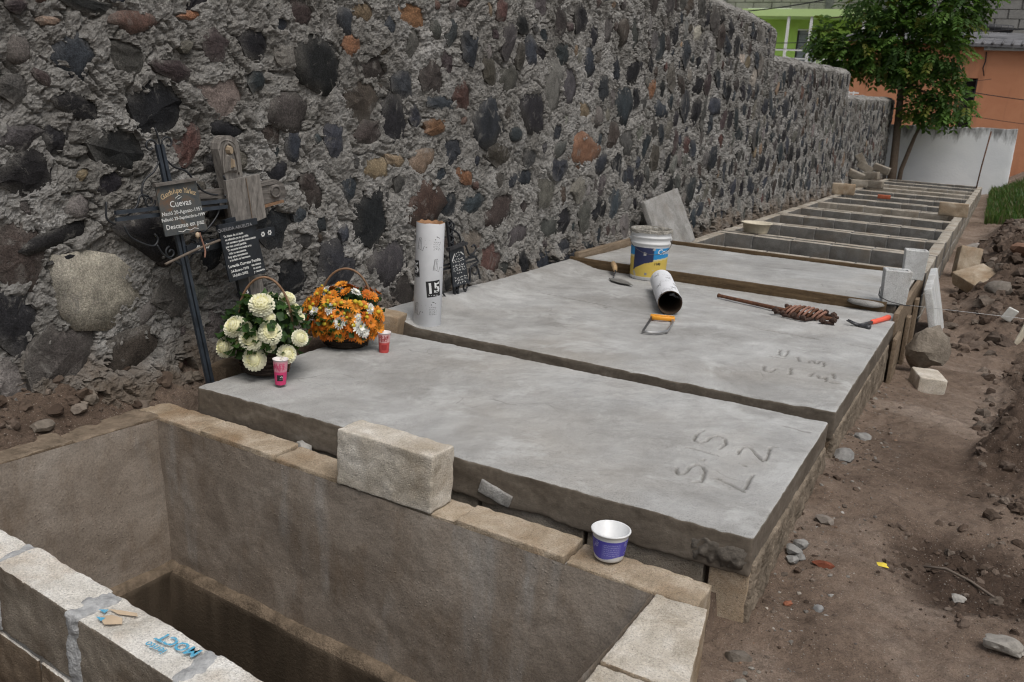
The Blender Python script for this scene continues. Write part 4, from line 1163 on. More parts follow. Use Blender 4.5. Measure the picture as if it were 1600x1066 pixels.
def crosses():
    # --- iron cross with scrolls and painted tin plaque
    o = (-2.92, 2.69, -.05)
    P = Plane((-2.885, 2.672, -.02), (.06, .998, 0), (-.085, .006, .996), (.993, -.06, .085), o)
    g = thing('iron_cross', 'black wrought-iron grave cross with scrolls and rusty painted name plaque', 'cross', o)
    mb = MB(); top = (-.146, .995); bot = (.006, -.04)
    for s in (-.011, .011): P.bar(mb, (bot[0] + s, bot[1]), (top[0] + s, top[1]), .014, .014)
    mb.build('upright', 'iron_blue', g, smooth=False)
    mb = MB()
    for s in (-.013, .013): P.bar(mb, (-.374, .727 + s), (.163, .745 + s), .015, .014, .004)
    mb.build('crossbar', 'iron_blue', g, smooth=False)
    mb = MB(); P.wire(mb, [(-.144, .995), (-.147, 1.02), (-.158, 1.06)], .004); mb.build('finial', 'iron', g)
    ax = Vector((-.152, 1.035)).normalized(); px = Vector((ax.y, -ax.x))
    cc = Vector((-.108, .735))
    def loc(a, b): v = cc + px * a + ax * b; return (v.x, v.y)
    for sx in (-1, 1):
        for pts in ([loc(sx * .012, .255)] + [loc(*p) for p in curl((sx * .042, .262), .030, PI / 2 + sx * PI / 2, -sx * .9)],
                    [loc(sx * .016, .20), loc(sx * .05, .165), loc(sx * .10, .14), loc(sx * .125, .10), loc(sx * .12, .065)],
                    [loc(sx * .10, .075), loc(sx * .135, .085), loc(sx * .16, .05), loc(sx * .20, .025), loc(sx * .235, .015)],
                    [loc(*p) for p in curl((sx * .10, .055), .028, 0, sx * 1.2)],
                    [loc(sx * .235, -.015), loc(sx * .22, -.06), loc(sx * .17, -.10), loc(sx * .125, -.12), loc(sx * .10, -.10), loc(sx * .11, -.075)],
                    [loc(sx * .015, -.23), loc(sx * .05, -.20), loc(sx * .09, -.165), loc(sx * .11, -.12)],
                    [loc(*p) for p in curl((sx * .055, -.165), .026, PI / 2, -sx * 1.2)],
                    [loc(sx * .27, .0), loc(sx * .30, .03), loc(sx * .285, .09)]):
            mb = MB(); P.wire(mb, pts, .0042, .0); mb.build('scroll', 'iron', g)
    q = [(-.208, .832), (-.012, .848), (.027, .646), (-.181, .633)]
    V, F = P.quad(q, .006, .032)
    pl = mk('plaque', V, F, 'rusted_plaque', g, smooth=False)
    mb = MB(); P.bar(mb, (-.214, .838), (-.006, .856), .012, .022, .036); mb.build('plaque_rim', 'old_wood_h', pl, smooth=False)
    c, ex, ey, w, h = place2d(q)
    def on(u, v): p = c + ex * u + ey * v; return P(p.x, p.y, .0362)
    L = []
    for i, ch in enumerate('Guadalupe Yañez'):
        t = (i - 7) / 7.0
        L.append((*text2d(ch, .030, .0003, shear=.15), t * .078, .074 - .018 * t * t, -t * .35))
    V, F = mapped(L, on); mk('lettering', V, F, 'letter_ochre', pl, smooth=False)
    L = [(*text2d('Cuevas', .036, .0005), .0, .022, 0), (*text2d('Nació 20-Agosto-1951', .0215, .0004), .0, -.012, .0),
         (*text2d('Falleció 29-Septiembre-1999', .0185, .0004), .0, -.036, .0), (*text2d('Descanse en paz', .028, .0005), .0, -.067, .0),
         (*stroke2([(-.05, -.088), (-.03, -.094), (-.01, -.086), (.01, -.092), (.03, -.086), (.05, -.092)], .003), .01, 0, 0),
         (*stroke2([(-.02, .045), (.0, .055), (.012, .048), (-.01, .040)], .003), 0, 0, 0)]
    V, F = mapped(L, on); mk('lettering', V, F, 'letter_white', pl, smooth=False)

    # --- weathered wooden cross with carved relief
    o = (-2.95, 3.08, -.02)
    P = Plane((-2.93, 3.1, 0), (.06, .998, 0), (-.044, .003, .999), (.997, -.06, .044), o)
    g = thing('wooden_cross', 'weathered grey wooden cross with carved praying figure, leaning on the wall', 'cross', o)
    def slabq(name, poly, th, d, mat, par):
        V = [P(u, v, d + e) for e in (-th / 2, th / 2) for u, v in poly]; n = len(poly)
        F = [tuple(range(n))[::-1], tuple(range(n, 2 * n))] + [(i, (i + 1) % n, (i + 1) % n + n, i + n) for i in range(n)]
        return mk(name, V, F, mat, par, smooth=False)
    up = slabq('upright', [(-.060, -.02), (.010, -.02), (-.144, .834), (-.156, .955), (-.163, .980), (-.178, .998), (-.202, 1.008), (-.232, 1.008), (-.255, .996), (-.268, .975), (-.272, .95)], .05, -.004, 'old_wood', g)
    # relief on the head of the upright
    def relief(name, poly, th, d, par, mat='old_wood'):
        c = Vector((sum(p[0] for p in poly) / len(poly), sum(p[1] for p in poly) / len(poly)))
        V = [P(p[0], p[1], d) for p in poly] + [P(c.x + (p[0] - c.x) * .6, c.y + (p[1] - c.y) * .75, d + th) for p in poly]
        n = len(poly); F = [(i, (i + 1) % n, (i + 1) % n + n, i + n) for i in range(n)] + [tuple(range(n, 2 * n))]
        return mk(name, V, F, mat, par, smooth=True, sharp=30)
    hd = lambda a, b: (-.215 + a + b * .10 * -1, .905 + b)
    fr = [hd(-.046, -.062), hd(.044, -.062), hd(.046, .045), hd(.032, .074), hd(-.002, .084), hd(-.034, .074), hd(-.047, .045), hd(-.046, -.062)]
    mb = MB(); P.wire(mb, fr[1:7], .004, .020); mb.build('carved_frame', 'old_wood', up)
    relief('carved_figure', [hd(-.034, -.056), hd(.034, -.056), hd(.030, -.01), hd(.020, .022), hd(.0, .030), hd(-.020, .022), hd(-.028, -.01)], .020, .019, up)
    relief('carved_head', [hd(.017 * math.cos(a), .042 + .021 * math.sin(a)) for a in [i * PI / 4 for i in range(8)]], .024, .019, up, 'carved_pale')
    relief('carved_hands', [hd(-.012, -.034), hd(.006, -.032), hd(.003, .006), hd(-.007, .008)], .016, .037, up, 'carved_pale')
    for s_ in (-1, 1):
        mb = MB(); P.wire(mb, [hd(s_ * .040, -.058), hd(s_ * .038, .0), hd(s_ * .026, .05), hd(s_ * .006, .072)], .004, .026); mb.build('carved_mantle', 'old_wood', up)
    br = slabq('crossbar', [(-.58, .690), (-.045, .698), (.088, .716), (.119, .728), (.128, .748), (.108, .790), (.062, .812), (-.07, .792), (-.57, .765)], .04, -.012, 'old_wood_h', g)
    mb = MB(); P.bar(mb, (-.05, .688), (.098, .711), .012, .05, -.008); mb.build('lower_edge', 'cane', br, smooth=False)
    relief('carved_medallion', [(.050 + .040 * math.cos(a), .757 + .037 * math.sin(a)) for a in [i * PI / 6 for i in range(12)]], .008, .009, br, 'old_wood_h')
    mb = MB(); P.wire(mb, [(.050 + .026 * math.cos(a), .757 + .024 * math.sin(a)) for a in [i * PI / 6 for i in range(13)]], .005, .018); mb.build('carved_ring', 'old_wood_h', br)
    for s, (a, b) in enumerate((((-.57, .705), (-.28, .702)), ((-.57, .728), (-.28, .727)), ((-.57, .748), (-.28, .75)), ((-.04, .80 - .012), (.06, .80)))):
        mb = MB(); P.bar(mb, a, b, .010, .010, .010); mb.build('carved_bead', 'old_wood_h', br, smooth=False)
    cb = slabq('centre_board', [(-.236, .637), (-.10, .634), (-.044, .648), (-.075, .84), (-.266, .818), (-.255, .73)], .022, .040, 'old_wood', g)
    mb = MB(); P.bar(mb, (-.155, .826), (-.128, .642), .004, .006, .051); mb.build('split', 'trunk', cb, smooth=False)

    # --- small black cross with hand-lettered plaque
    o = (-2.88, 3.05, -.02)
    P = Plane((-2.875, 3.1, 0), (.06, .998, 0), (-.044, .003, .999), (.997, -.06, .044), o)
    g = thing('black_cross', 'small black wooden cross with white flower motifs and poem plaque, behind white flowers', 'cross', o)
    mb = MB(); P.bar(mb, (-.125, -.02), (-.262, .66), .058, .018, -.005); up = mb.build('upright', 'black_plaque', g, smooth=False)
    mb = MB(); P.bar(mb, (-.496, .545), (-.012, .586), .040, .016, .0); cb = mb.build('crossbar', 'black_plaque', g, smooth=False)
    def motif(u, v, r, par, d=.010):
        L = []
        for k in range(6):
            a = k * PI / 3; cx_, cy_ = u + r * .62 * math.cos(a), v + r * .62 * math.sin(a)
            L.append(([(cx_ + r * .36 * math.cos(b), cy_ + r * .36 * math.sin(b)) for b in [j * PI / 3 for j in range(6)]], [tuple(range(6))], 0, 0, 0))
        V, F = mapped(L, lambda a, b: P(a, b, d)); mk('flower_motif', V, F, 'letter_white', par, smooth=False)
    for u, v in ((-.440, .551), (-.395, .555), (-.085, .578), (-.045, .582), (-.135, .560)): motif(u, v, .013, cb)
    for u, v in ((-.194, .325), (-.184, .275), (-.168, .21)): motif(u, v, .016, up, .006)
    q = [(-.351, .624), (-.153, .639), (-.095, .409), (-.305, .389)]
    V, F = P.quad(q, .006, .03); pl = mk('plaque', V, F, 'black_plaque', g, smooth=False)
    mb = MB(); P.bar(mb, (-.360, .628), (-.146, .644), .026, .016, .036); mb.build('plaque_rim', 'black_plaque', pl, smooth=False)
    c, ex, ey, w, h = place2d(q)
    def on(u, v): p = c + ex * u + ey * v; return P(p.x, p.y, .0342)
    def on2(u, v): p = c + ex * u + ey * v; return P(p.x, p.y, .0452)
    V, F = mapped([(*text2d('QUERIDA ABUELITA', .021, .0002), -.022, .114, 0)], on2); mk('lettering', V, F, 'letter_grey', pl, smooth=False)
    L = []
    for i, s in enumerate(('Te fuiste de mi lado', 'en silencio ya tu partida', 'mi corazon quedo destrozado', 'por tan cruel partida', 'Tu muerte truncada a tu', 'vida se encuentra', 'hoy esta durmiendo', 'a tu lado tu hermano')):
        L.append((*text2d(s, .0135, .0006, 'LEFT'), -.085 + .004 * (i % 3), .082 - .0155 * i, 0))
    L += [(*text2d('Lugarda Correas Peralta', .0185, .0007), -.004, -.052, 0), (*text2d('24-Enero-1910', .0165, .0006, 'LEFT'), -.088, -.076, 0), (*text2d('15-Julio-2002', .0165, .0006, 'LEFT'), -.086, -.096, 0),
          (*text2d('tus nietos', .014, .0006, 'LEFT'), .030, -.070, 0), (*text2d('tu amor', .014, .0006, 'LEFT'), .036, -.086, 0), (*text2d('y recuerdo', .014, .0006, 'LEFT'), .036, -.102, 0)]
    V, F = mapped(L, on); mk('lettering', V, F, 'letter_white', pl, smooth=False)
    # dry twig caught between the crosses
    pts = [(-.197, .523), (-.12, .545), (-.02, .572), (.11, .60)]
    Pi = Plane((-2.885, 2.672, -.02), (.06, .998, 0), (-.099, .006, .995), (.993, -.06, .099), (-2.93, 2.68, .5))
    mb = MB(); Pi.wire(mb, pts, .006, .045); mb.build('dry_twig', 'twig', label='dry grey stick wedged across the two left crosses', cat='stick', loc=(-2.93, 2.68, .5))
    t = thing('dried_flower', 'shrivelled orange-brown dried flower hanging below the rusty plaque', 'flower', (-2.95, 2.66, .55))
    mb = MB(); Pi2 = Plane((-2.885, 2.672, -.02), (.06, .998, 0), (-.099, .006, .995), (.993, -.06, .099), (-2.95, 2.66, .55))
    Pi2.wire(mb, [(-.02, .635), (-.01, .60), (.0, .56), (-.005, .53)], .004, .05); mb.build('stem', 'rust_bright', t)
    V, F = rock(.014, 5, 1, (.8, .8, 1.2)); pos = Pi2(-.03, .628, .05)
    mk('bud', [Vector(v) + pos for v in V], F, 'bag_paper', t)

    # --- iron cross behind the upright tube
    o = (-2.9, 4.6, .0)
    P = Plane((-2.865, 4.58, .02), (.06, .998, 0), (-.069, .004, .998), (.996, -.06, .069), o)
    g = thing('iron_cross', 'black scrolled iron cross with small lettered plaque, behind the upright tube', 'cross', o)
    mb = MB()
    for s in (-.016, .016): P.bar(mb, (.075 + s, -.02), (-.004 + s, .49), .016, .014)
    mb.build('upright', 'iron', g, smooth=False)
    mb = MB()
    for k in range(9):
        v = .06 + .05 * k; u = .075 - .079 * (v / .49)
        P.wire(mb, [(u - .02, v), (u + .02, v + .025), (u - .02, v + .05)], .004, .008)
    mb.build('lattice', 'iron', g)
    mb = MB()
    for s in (-.012, .012): P.bar(mb, (-.16, .215 + s), (.29, .238 + s), .010, .012, .0)
    mb.build('crossbar', 'iron', g, smooth=False)
    for pts in ([(.004, .47), (.02, .46), (.04, .44), (.10, .405), (.118, .36), (.10, .34), (.085, .35)], [(.035, .485), (.05, .47), (.045, .445), (.03, .455)],
                [(.14, .358), (.16, .35), (.19, .30), (.215, .27), (.26, .275), (.285, .30), (.265, .325), (.24, .315)],
                [(.20, .255), (.26, .255), (.31, .215), (.26, .20), (.22, .18), (.215, .10), (.195, .085)],
                [(.255, .195), (.29, .19), (.30, .155), (.275, .135), (.25, .15)], [(.31, .17), (.33, .10)],
                [(.19, .07), (.17, .05), (.15, .01), (.13, -.01)], [(.16, .09), (.145, .07), (.155, .05)],
                [(-.08, .44), (-.05, .40), (-.09, .36)], [(-.1, .1), (-.06, .05), (.0, .0)]):
        mb = MB(); P.wire(mb, pts, .0062, .0); mb.build('scroll', 'iron', g)
    q = [(-.045, .325), (.101, .332), (.159, .100), (-.005, .094)]
    V, F = P.quad(q, .006, .03); pl = mk('plaque', V, F, 'black_plaque', g, smooth=False)
    mb = MB(); P.bar(mb, (-.06, .332), (.125, .352), .016, .03, .036); mb.build('plaque_rim', 'steel_dark', pl, smooth=False)
    c, ex, ey, w, h = place2d(q)
    def on(u, v): p = c + ex * u + ey * v; return P(p.x, p.y, .0342)
    L = []
    for i, (v, ww, hh) in enumerate(((.088, .07, .012), (.070, .05, .016), (.050, .10, .010), (.034, .12, .014), (.012, .125, .013), (-.004, .125, .013), (-.020, .125, .013), (-.036, .06, .013), (-.066, .13, .013), (-.082, .13, .013), (-.100, .09, .015))):
        for V2, F2, a, b, r in squiggle(ww, hh, 300 + i): L.append((V2, F2, a + (.0 if i < 8 else .005), b + v, r))
    L += [(*stroke2([(-.062, .045), (-.03, .085)], .008), 0, 0, 0), (*stroke2([(.035, .092), (.062, .07)], .008), 0, 0, 0)]
    V, F = mapped(L, on); mk('lettering', V, F, 'letter_white', pl, smooth=False)
cp = plain('carved_pale', (.30, .235, .165), .85)
crosses()

# ------------------------------------------------------------------ flower baskets
def mum_mesh():
    """full pompon chrysanthemum, unit radius, facing +z"""
    rs = random.Random(2); mb = MB()
    for lay, (el, n, L, w) in enumerate(((-.35, 18, .56, .22), (-.12, 19, .58, .22), (.10, 19, .58, .22), (.32, 18, .55, .21), (.54, 16, .52, .20), (.78, 14, .46, .18), (1.02, 10, .38, .16), (1.28, 7, .30, .13))):
        for k in range(n):
            a = 2 * PI * (k + (lay % 2) * .5 + rs.uniform(-.15, .15)) / n; e = el + rs.uniform(-.08, .08)
            d = Vector((math.cos(a) * math.cos(e), math.sin(a) * math.cos(e), math.sin(e) * .85))
            t = Vector((-math.sin(a), math.cos(a), 0)); nn = d.cross(t).normalized() * -1
            b = d * .40; m = d * (.42 + L * .55) + Vector((0, 0, .05)); tip = d * (.42 + L * .92) + Vector((0, 0, .10 - .13 * (lay < 2)))
            yel = max(0, (lay - 4) / 3.5)
            c = (.84 - .02 * yel, .83 - .06 * yel, .66 - .38 * yel); cb = (.60, .58, .36)
            V = [b - t * w * .3, b + t * w * .3, m - t * w * .62 + nn * .03, m + t * w * .62 + nn * .03, tip - t * w * .36, tip + t * w * .36]
            mb.addc(V, [(0, 1, 3, 2), (2, 3, 5, 4)], [cb, cb, c, c, c, c])
    V, F = lathe([(.02, .66), (.32, .58), (.58, .32), (.62, .05), (.45, -.22), (.01, -.30)], 10)
    mb.add(V, F, (.74, .72, .50))
    return mb

def daisy_mesh(pc, cc, layers=2, np_=15, seed=1):
    rs = random.Random(seed); mb = MB()
    for lay in range(layers):
        for k in range(np_):
            a = 2 * PI * (k + lay * .5 + rs.uniform(-.2, .2)) / np_; e = .12 + .30 * lay + rs.uniform(-.10, .10)
            d = Vector((math.cos(a) * math.cos(e), math.sin(a) * math.cos(e), math.sin(e))); t = Vector((-math.sin(a), math.cos(a), 0))
            L = 1.0 - .18 * lay + rs.uniform(-.06, .06); w = .15
            j = rs.uniform(.75, 1.12); c = tuple(min(.9, q * j) for q in pc); ci = tuple(q * .62 for q in c)
            V = [d * .15 - t * .04, d * .15 + t * .04, d * L * .62 - t * w + Vector((0, 0, .03)), d * L * .62 + t * w + Vector((0, 0, .03)), d * L - t * .05 - Vector((0, 0, .02)), d * L + t * .05 - Vector((0, 0, .02))]
            mb.addc(V, [(0, 1, 3, 2), (2, 3, 5, 4)], [ci, ci, c, c, c, c])
    V, F = lathe([(.01, .22), (.12, .20), (.20, .12), (.22, .0)], 8)
    mb.add(V, F, cc)
    return mb

def meshdata(mb, name, mat):
    o = mb.build(name, mat, usecol=True); me = o.data; bpy.data.objects.remove(o); return me

CR = Vector((.884, .467, 0)); TC = Vector((.467, -.884, 0)); UP = Vector((0, 0, 1))     # right, towards the viewer, up (level)

def leaf_cloud(n, c, R, seed, size, cols, zlo=-.3):
    rs = random.Random(seed); mb = MB()
    for _ in range(n):
        a = rs.uniform(0, 2 * PI); zz = rs.uniform(zlo, .95); rr = math.sqrt(max(0, 1 - zz * zz)) * rs.uniform(.7, 1.02)
        p = Vector((c[0] + R[0] * rr * math.cos(a), c[1] + R[1] * rr * math.sin(a), c[2] + R[2] * zz))
        d = Vector((math.cos(a) + rs.gauss(0, .4), math.sin(a) + rs.gauss(0, .4), rs.uniform(-.7, .6))).normalized()
        s = d.cross(Vector((rs.gauss(0, .3), rs.gauss(0, .3), 1))).normalized(); nn = s.cross(d)
        L = size * rs.uniform(.7, 1.35); w = L * .27
        co = rs.choice(cols); j = rs.uniform(.6, 1.3); co = tuple(q * j for q in co)
        V = [p, p + d * L * .35 + s * w + nn * .2 * w, p + d * L * .4 - nn * w * .25, p + d * L * .35 - s * w + nn * .2 * w, p + d * L * .7 + s * w * .8 - nn * .02, p + d * L - nn * L * .12, p + d * L * .7 - s * w * .8 - nn * .02]
        mb.add(V, [(0, 2, 1), (0, 3, 2), (1, 2, 5, 4), (2, 3, 6, 5)], co)
    return mb

def basket_body(g, r0, r1, h, hh, wood):
    prof = [(r0 * .3, .004), (r0, .004)]
    for i in range(9):
        t = i / 8; prof.append((r0 + (r1 - r0) * t + (.004 if i % 2 else 0), .006 + h * t))
    prof += [(r1 - .012, h), (r0 - .01, .02), (.01, .02)]
    mb = MB(); mb.lathe(prof, 28); b = mb.build('basket', 'wicker', g)
    # woven strands: alternate weave bumps
    mb = MB()
    for lv in range(6):
        t = (lv + .5) / 6; r = r0 + (r1 - r0) * t; pts = []
        for k in range(49):
            a = 2 * PI * k / 48; rr = r + .004 * (1 if (k + lv) % 2 else -1) + .003
            pts.append((rr * math.cos(a), rr * math.sin(a), .006 + h * t))
        mb.tube(pts, .006, 5, caps=False)
    mb.build('weave', 'wicker', b)
    for sgn in (-1, 1):
        p = CR * sgn * (r0 + .006); q = CR * sgn * (r1 + .008)
        mb = MB(); mb.tube([(p.x, p.y, .004), (q.x, q.y, h), (q.x, q.y, h + .03)], .006, 6); mb.build('stake', 'cane', b)
    pts = []
    for k in range(25):
        a = PI * k / 24; x = -math.cos(a) * (r1 + .008) * 1.02
        pts.append(CR * x + UP * (h + (hh - h) * math.sin(a) ** .8))
    mb = MB(); mb.tube(pts, .0055, 7); mb.build('handle', 'cane', b)
    return b

def orient(o, d, spin=0.0):
    o.rotation_euler = (Vector(d).to_track_quat('Z', 'Y').to_matrix() @ Matrix.Rotation(spin, 3, 'Z')).to_euler()

def white_basket():
    g = thing('flower_basket', 'dark wicker handled basket of creamy white chrysanthemums on the slab', 'flowers', (-2.71, 2.83, .012))
    basket_body(g, .092, .115, .115, .42, 0)
    me = meshdata(mum_mesh(), 'bloom', 'petal')
    rs = random.Random(11)
    S = 3.95 / 1400
    sp = [(410, 310, 170), (545, 355, 118), (590, 440, 122), (490, 485, 162), (350, 540, 155), (220, 465, 150), (125, 655, 142), (370, 695, 165), (600, 665, 138), (690, 560, 118), (325, 395, 92), (120, 565, 88), (645, 490, 70), (470, 400, 88), (250, 590, 84), (480, 610, 80), (300, 470, 74)]
    for i, (zx, zy, dm) in enumerate(sp):
        px, py = 330 + zx / 5.077, 410 + zy / 5.077
        x = (px - 406) * S; z = (590 - py) * S * 1.02 - .012; r = dm / 5.077 * S / 2
        k = 1 - (x / .20) ** 2 - ((z - .19) / .19) ** 2
        dep = (.14 * math.sqrt(max(k, .02)) if i not in (1, 2, 10, 11, 12) else -.03) * (.82 if i > 12 else 1)
        p = CR * x + TC * dep + UP * (z - dep * .25 + .01)
        o = link('bloom', me, g, p)
        o.scale = (r * 1.24 * rs.uniform(.92, 1.06), r * 1.24 * rs.uniform(.92, 1.06), r * 1.24)
        orient(o, CR * x * 3.0 + TC * (dep * 2.0 + .25) + UP * (z - .05) * 2.2, rs.uniform(0, 6))
    for i in range(6):                                            # the far side of the bouquet
        a = rs.uniform(-1.1, 1.1); z = rs.uniform(.16, .30)
        p = CR * math.sin(a) * .13 - TC * .12 * math.cos(a) + UP * z
        o = link('bloom', me, g, p); o.scale = (.040,) * 3; orient(o, p - UP * .1, i)
    leaf_cloud(330, (0, 0, .19), (.155, .155, .15), 4, .050, [(.022, .055, .016), (.035, .080, .022), (.05, .11, .03), (.018, .040, .014)], -.55).build('foliage', 'leafy', g, usecol=True, kind='stuff')
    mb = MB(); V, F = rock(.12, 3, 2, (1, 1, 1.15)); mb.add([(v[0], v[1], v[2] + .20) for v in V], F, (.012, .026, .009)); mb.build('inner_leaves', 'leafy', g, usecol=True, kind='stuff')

def orange_basket():
    g = thing('flower_basket', 'dark wicker handled basket of orange and white daisies, second basket along the wall', 'flowers', (-2.74, 3.42, .006))
    basket_body(g, .098, .122, .125, .385, 0)
    mo = [meshdata(daisy_mesh(c, (.28, .14, .02), 2, 15, s), 'bloom', 'petal') for s, c in ((1, (.72, .23, .022)), (2, (.78, .30, .035)), (3, (.58, .15, .018)))]
    mw = meshdata(daisy_mesh((.82, .82, .76), (.72, .62, .18), 3, 17, 5), 'bloom', 'petal')
    rs = random.Random(12); S = 4.45 / 1400
    def put(me, x, z, r, tilt=0):
        k = 1 - (x / .205) ** 2 - ((z - .15) / .16) ** 2
        dep = .155 * math.sqrt(max(k, .03))
        p = CR * x + TC * dep + UP * (z - dep * .22 + .02)
        o = link('bloom', me, g, p); o.scale = (r,) * 3
        orient(o, CR * x * 3.2 + TC * (dep * 2 + .15) + UP * ((z - .09) * 2.4) + Vector((rs.gauss(0, .12), rs.gauss(0, .12), 0)), rs.uniform(0, 6))
    whites = [(910, 240, .030), (960, 335, .034), (1140, 235, .030), (1045, 415, .040), (1195, 455, .046), (1225, 505, .034), (1260, 340, .030), (1180, 380, .022), (835, 375, .026)]
    pts = []
    for zx, zy, r in whites:
        x = (330 + zx / 5.077 - 536) * S; z = (545 - 410 - zy / 5.077) * S
        pts.append((x, z)); put(mw, x, z, r)
    tries = 0; n = 0
    while n < 44 and tries < 3000:
        tries += 1
        x = rs.uniform(-.195, .195); z = rs.uniform(.085, .305)
        if (x / .20) ** 2 + ((z - .13) / .175) ** 2 > 1.0: continue
        if any((x - a) ** 2 + (z - b) ** 2 < .031 ** 2 for a, b in pts): continue
        pts.append((x, z)); put(rs.choice(mo if x > -.1 else mo[1:]), x, z, rs.uniform(.030, .037)); n += 1
    for i in range(20):                                           # the far side
        a = rs.uniform(-1.4, 1.4); z = rs.uniform(.12, .27)
        p = CR * math.sin(a) * .16 - TC * .13 * math.cos(a) + UP * z
        o = link('bloom', rs.choice(mo), g, p); o.scale = (.034,) * 3; orient(o, p - UP * .08, i)
    V, F = rock(.0095, 4, 1, (1, 1, 1)); bud = MB(); bud.add(V, F, (.55, .42, .04)); bm_ = meshdata(bud, 'bud', 'petal')
    for i in range(34):
        x = rs.uniform(-.17, .18); z = rs.uniform(.13, .31)
        if (x / .20) ** 2 + ((z - .13) / .19) ** 2 > 1.0: continue
        k = 1 - (x / .205) ** 2 - ((z - .15) / .17) ** 2; dep = .17 * math.sqrt(max(k, .03))
        o = link('bud', bm_, g, CR * x + TC * dep + UP * (z - dep * .2 + .028)); o.scale = (rs.uniform(.8, 1.5),) * 3
    leaf_cloud(260, (0, 0, .15), (.155, .155, .13), 5, .048, [(.022, .055, .016), (.035, .080, .022), (.05, .10, .03)], -.5).build('foliage', 'leafy', g, usecol=True, kind='stuff')
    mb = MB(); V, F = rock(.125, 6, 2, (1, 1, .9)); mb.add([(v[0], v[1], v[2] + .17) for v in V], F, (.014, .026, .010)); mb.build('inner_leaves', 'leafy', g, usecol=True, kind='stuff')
white_basket()
orange_basket()

# ------------------------------------------------------------------ cups, tubes, bucket, tub
def cup(loc, h, rt, rb, c1, c2, label, patch):
    g = thing('paper_cup', label, 'cup', loc)
    prof, cols = [], []
    for i in range(15):
        t = i / 14; prof.append((rb + (rt - rb) * t, h * t)); 
        cols.append(c2 if t < .56 else (c1 if t < .93 else (.72, .68, .68)))
    prof += [(rt + .0022, h), (rt + .0022, h + .003), (rt - .001, h + .002), (rb - .001, .006), (.001, .006)]; cols += [(.78, .74, .74)] * 5
    mb = MB(); mb.lathe(prof, 28, cols=cols); mb.build('cup', 'print', g, usecol=True)
    def wrap(u, v):
        a = -1.05 + u / rt; t = v / h; r = rb + (rt - rb) * t + .0008
        return (r * math.cos(a), r * math.sin(a), v)
    rs = random.Random(int(loc[1] * 100)); L = []
    for k in range(16):
        u = rs.uniform(-.035, .03); v = rs.uniform(.6, .88) * h
        L.append((*stroke2([(u + .006 * math.cos(a), v + .006 * math.sin(a)) for a in [j * PI / 3 for j in range(6)]], .0016), 0, 0, 0))
    for k in range(4): L.append((*stroke2([(-.025 + .014 * k, h * .58), (-.022 + .014 * k, h * .75), (-.024 + .014 * k, h * .9)], .0025), 0, 0, 0))
    V, F = mapped(L, wrap)
    mk('print', V, F, M['cup_ink_' + patch], g, smooth=False)
    V, F = mapped([(*rect2(.030, .026, 6), .004, h * .30, 0)], wrap)
    mk('print_patch', V, F, 'ink' if patch == 'a' else 'cup_ink_b', g, smooth=False)
    if patch == 'a':
        V, F = mapped([(*stroke2([(.006, h * .33), (.014, h * .37), (.016, h * .30)], .004), 0, 0, 0), (*stroke2([(.004, h * .24), (.015, h * .25)], .004), 0, 0, 0)], lambda u, v: tuple(c * (1.006 if i < 2 else 1) for i, c in enumerate(wrap(u, v))))
        mk('print_mark', V, F, 'letter_white', g, smooth=False)
plain('cup_ink_a', (.62, .06, .17), .5); plain('cup_ink_b', (.33, .035, .035), .5)
cup((-2.535, 2.735, .012), .108, .031, .0225, (.66, .30, .36), (.62, .05, .17), 'pink paper cup with black patch, beside the white flowers', 'a')
cup((-2.52, 3.44, .004), .100, .031, .023, (.68, .40, .40), (.52, .075, .07), 'red and pale pink paper cup beside the orange flowers', 'b')

def tube_prints(R, wrap, parent, seed, marks, n15):
    rs = random.Random(seed); thin, bold = [], []
    for (u, v) in marks:
        thin.append((*stroke2([(u - .030, v - .03), (u - .022, v + .03), (u - .008, v + .032), (u + .028, v - .018), (u + .012, v - .012), (u + .004, v - .036), (u - .012, v - .03)], .0026), 0, 0, 0))
        for k in range(3): thin.append((*stroke2([(u - .024 + .009 * k, v - .03), (u - .019 + .008 * k, v + .026)], .0018), 0, 0, 0))
        thin.append((*stroke2([(u + .015, v + .02), (u + .045, v + .024)], .001), 0, 0, 0)); thin.append((*stroke2([(u + .02, v - .0), (u + .05, v + .004)], .001), 0, 0, 0))
        uu, vv = u + .085, v + .02
        bold.append((*stroke2([(uu - .006, vv + .022), (uu + .014, vv + .014), (uu - .014, vv + .006)], .005), 0, 0, 0))
        for k in range(5):
            for V2, F2, a, b, r in squiggle(.045, .006, rs.randrange(9999)): thin.append((V2, F2, a + uu, b + vv - .008 - .010 * k, r))
    V, F = mapped(thin, wrap); mk('print', V, F, 'ink_grey', parent, smooth=False)
    V, F = mapped(bold, wrap); mk('print_logo', V, F, 'ink', parent, smooth=False)
    for (u, v, a) in n15:
        V, F = mapped([(*rect2(.082, .088, 12), u, v, a)], wrap); p = mk('print_panel', V, F, 'ink', parent, smooth=True)
        w2 = lambda x, y: tuple(Vector(wrap(x, y)) + Vector(wrap(x, y, 1)) * .0006)
        V, F = mapped([(*text2d('15', .078, .0026), u, v + .002, a)], w2); mk('lettering', V, F, 'letter_bright', p, smooth=False)
        V, F = mapped([(*s[:2], s[2] + u, s[3] + v - .036, 0) for s in squiggle(.06, .006, 5)], w2); mk('fine_print', V, F, 'letter_bright', p, smooth=False)
plain('letter_bright', (.72, .73, .74), .6)

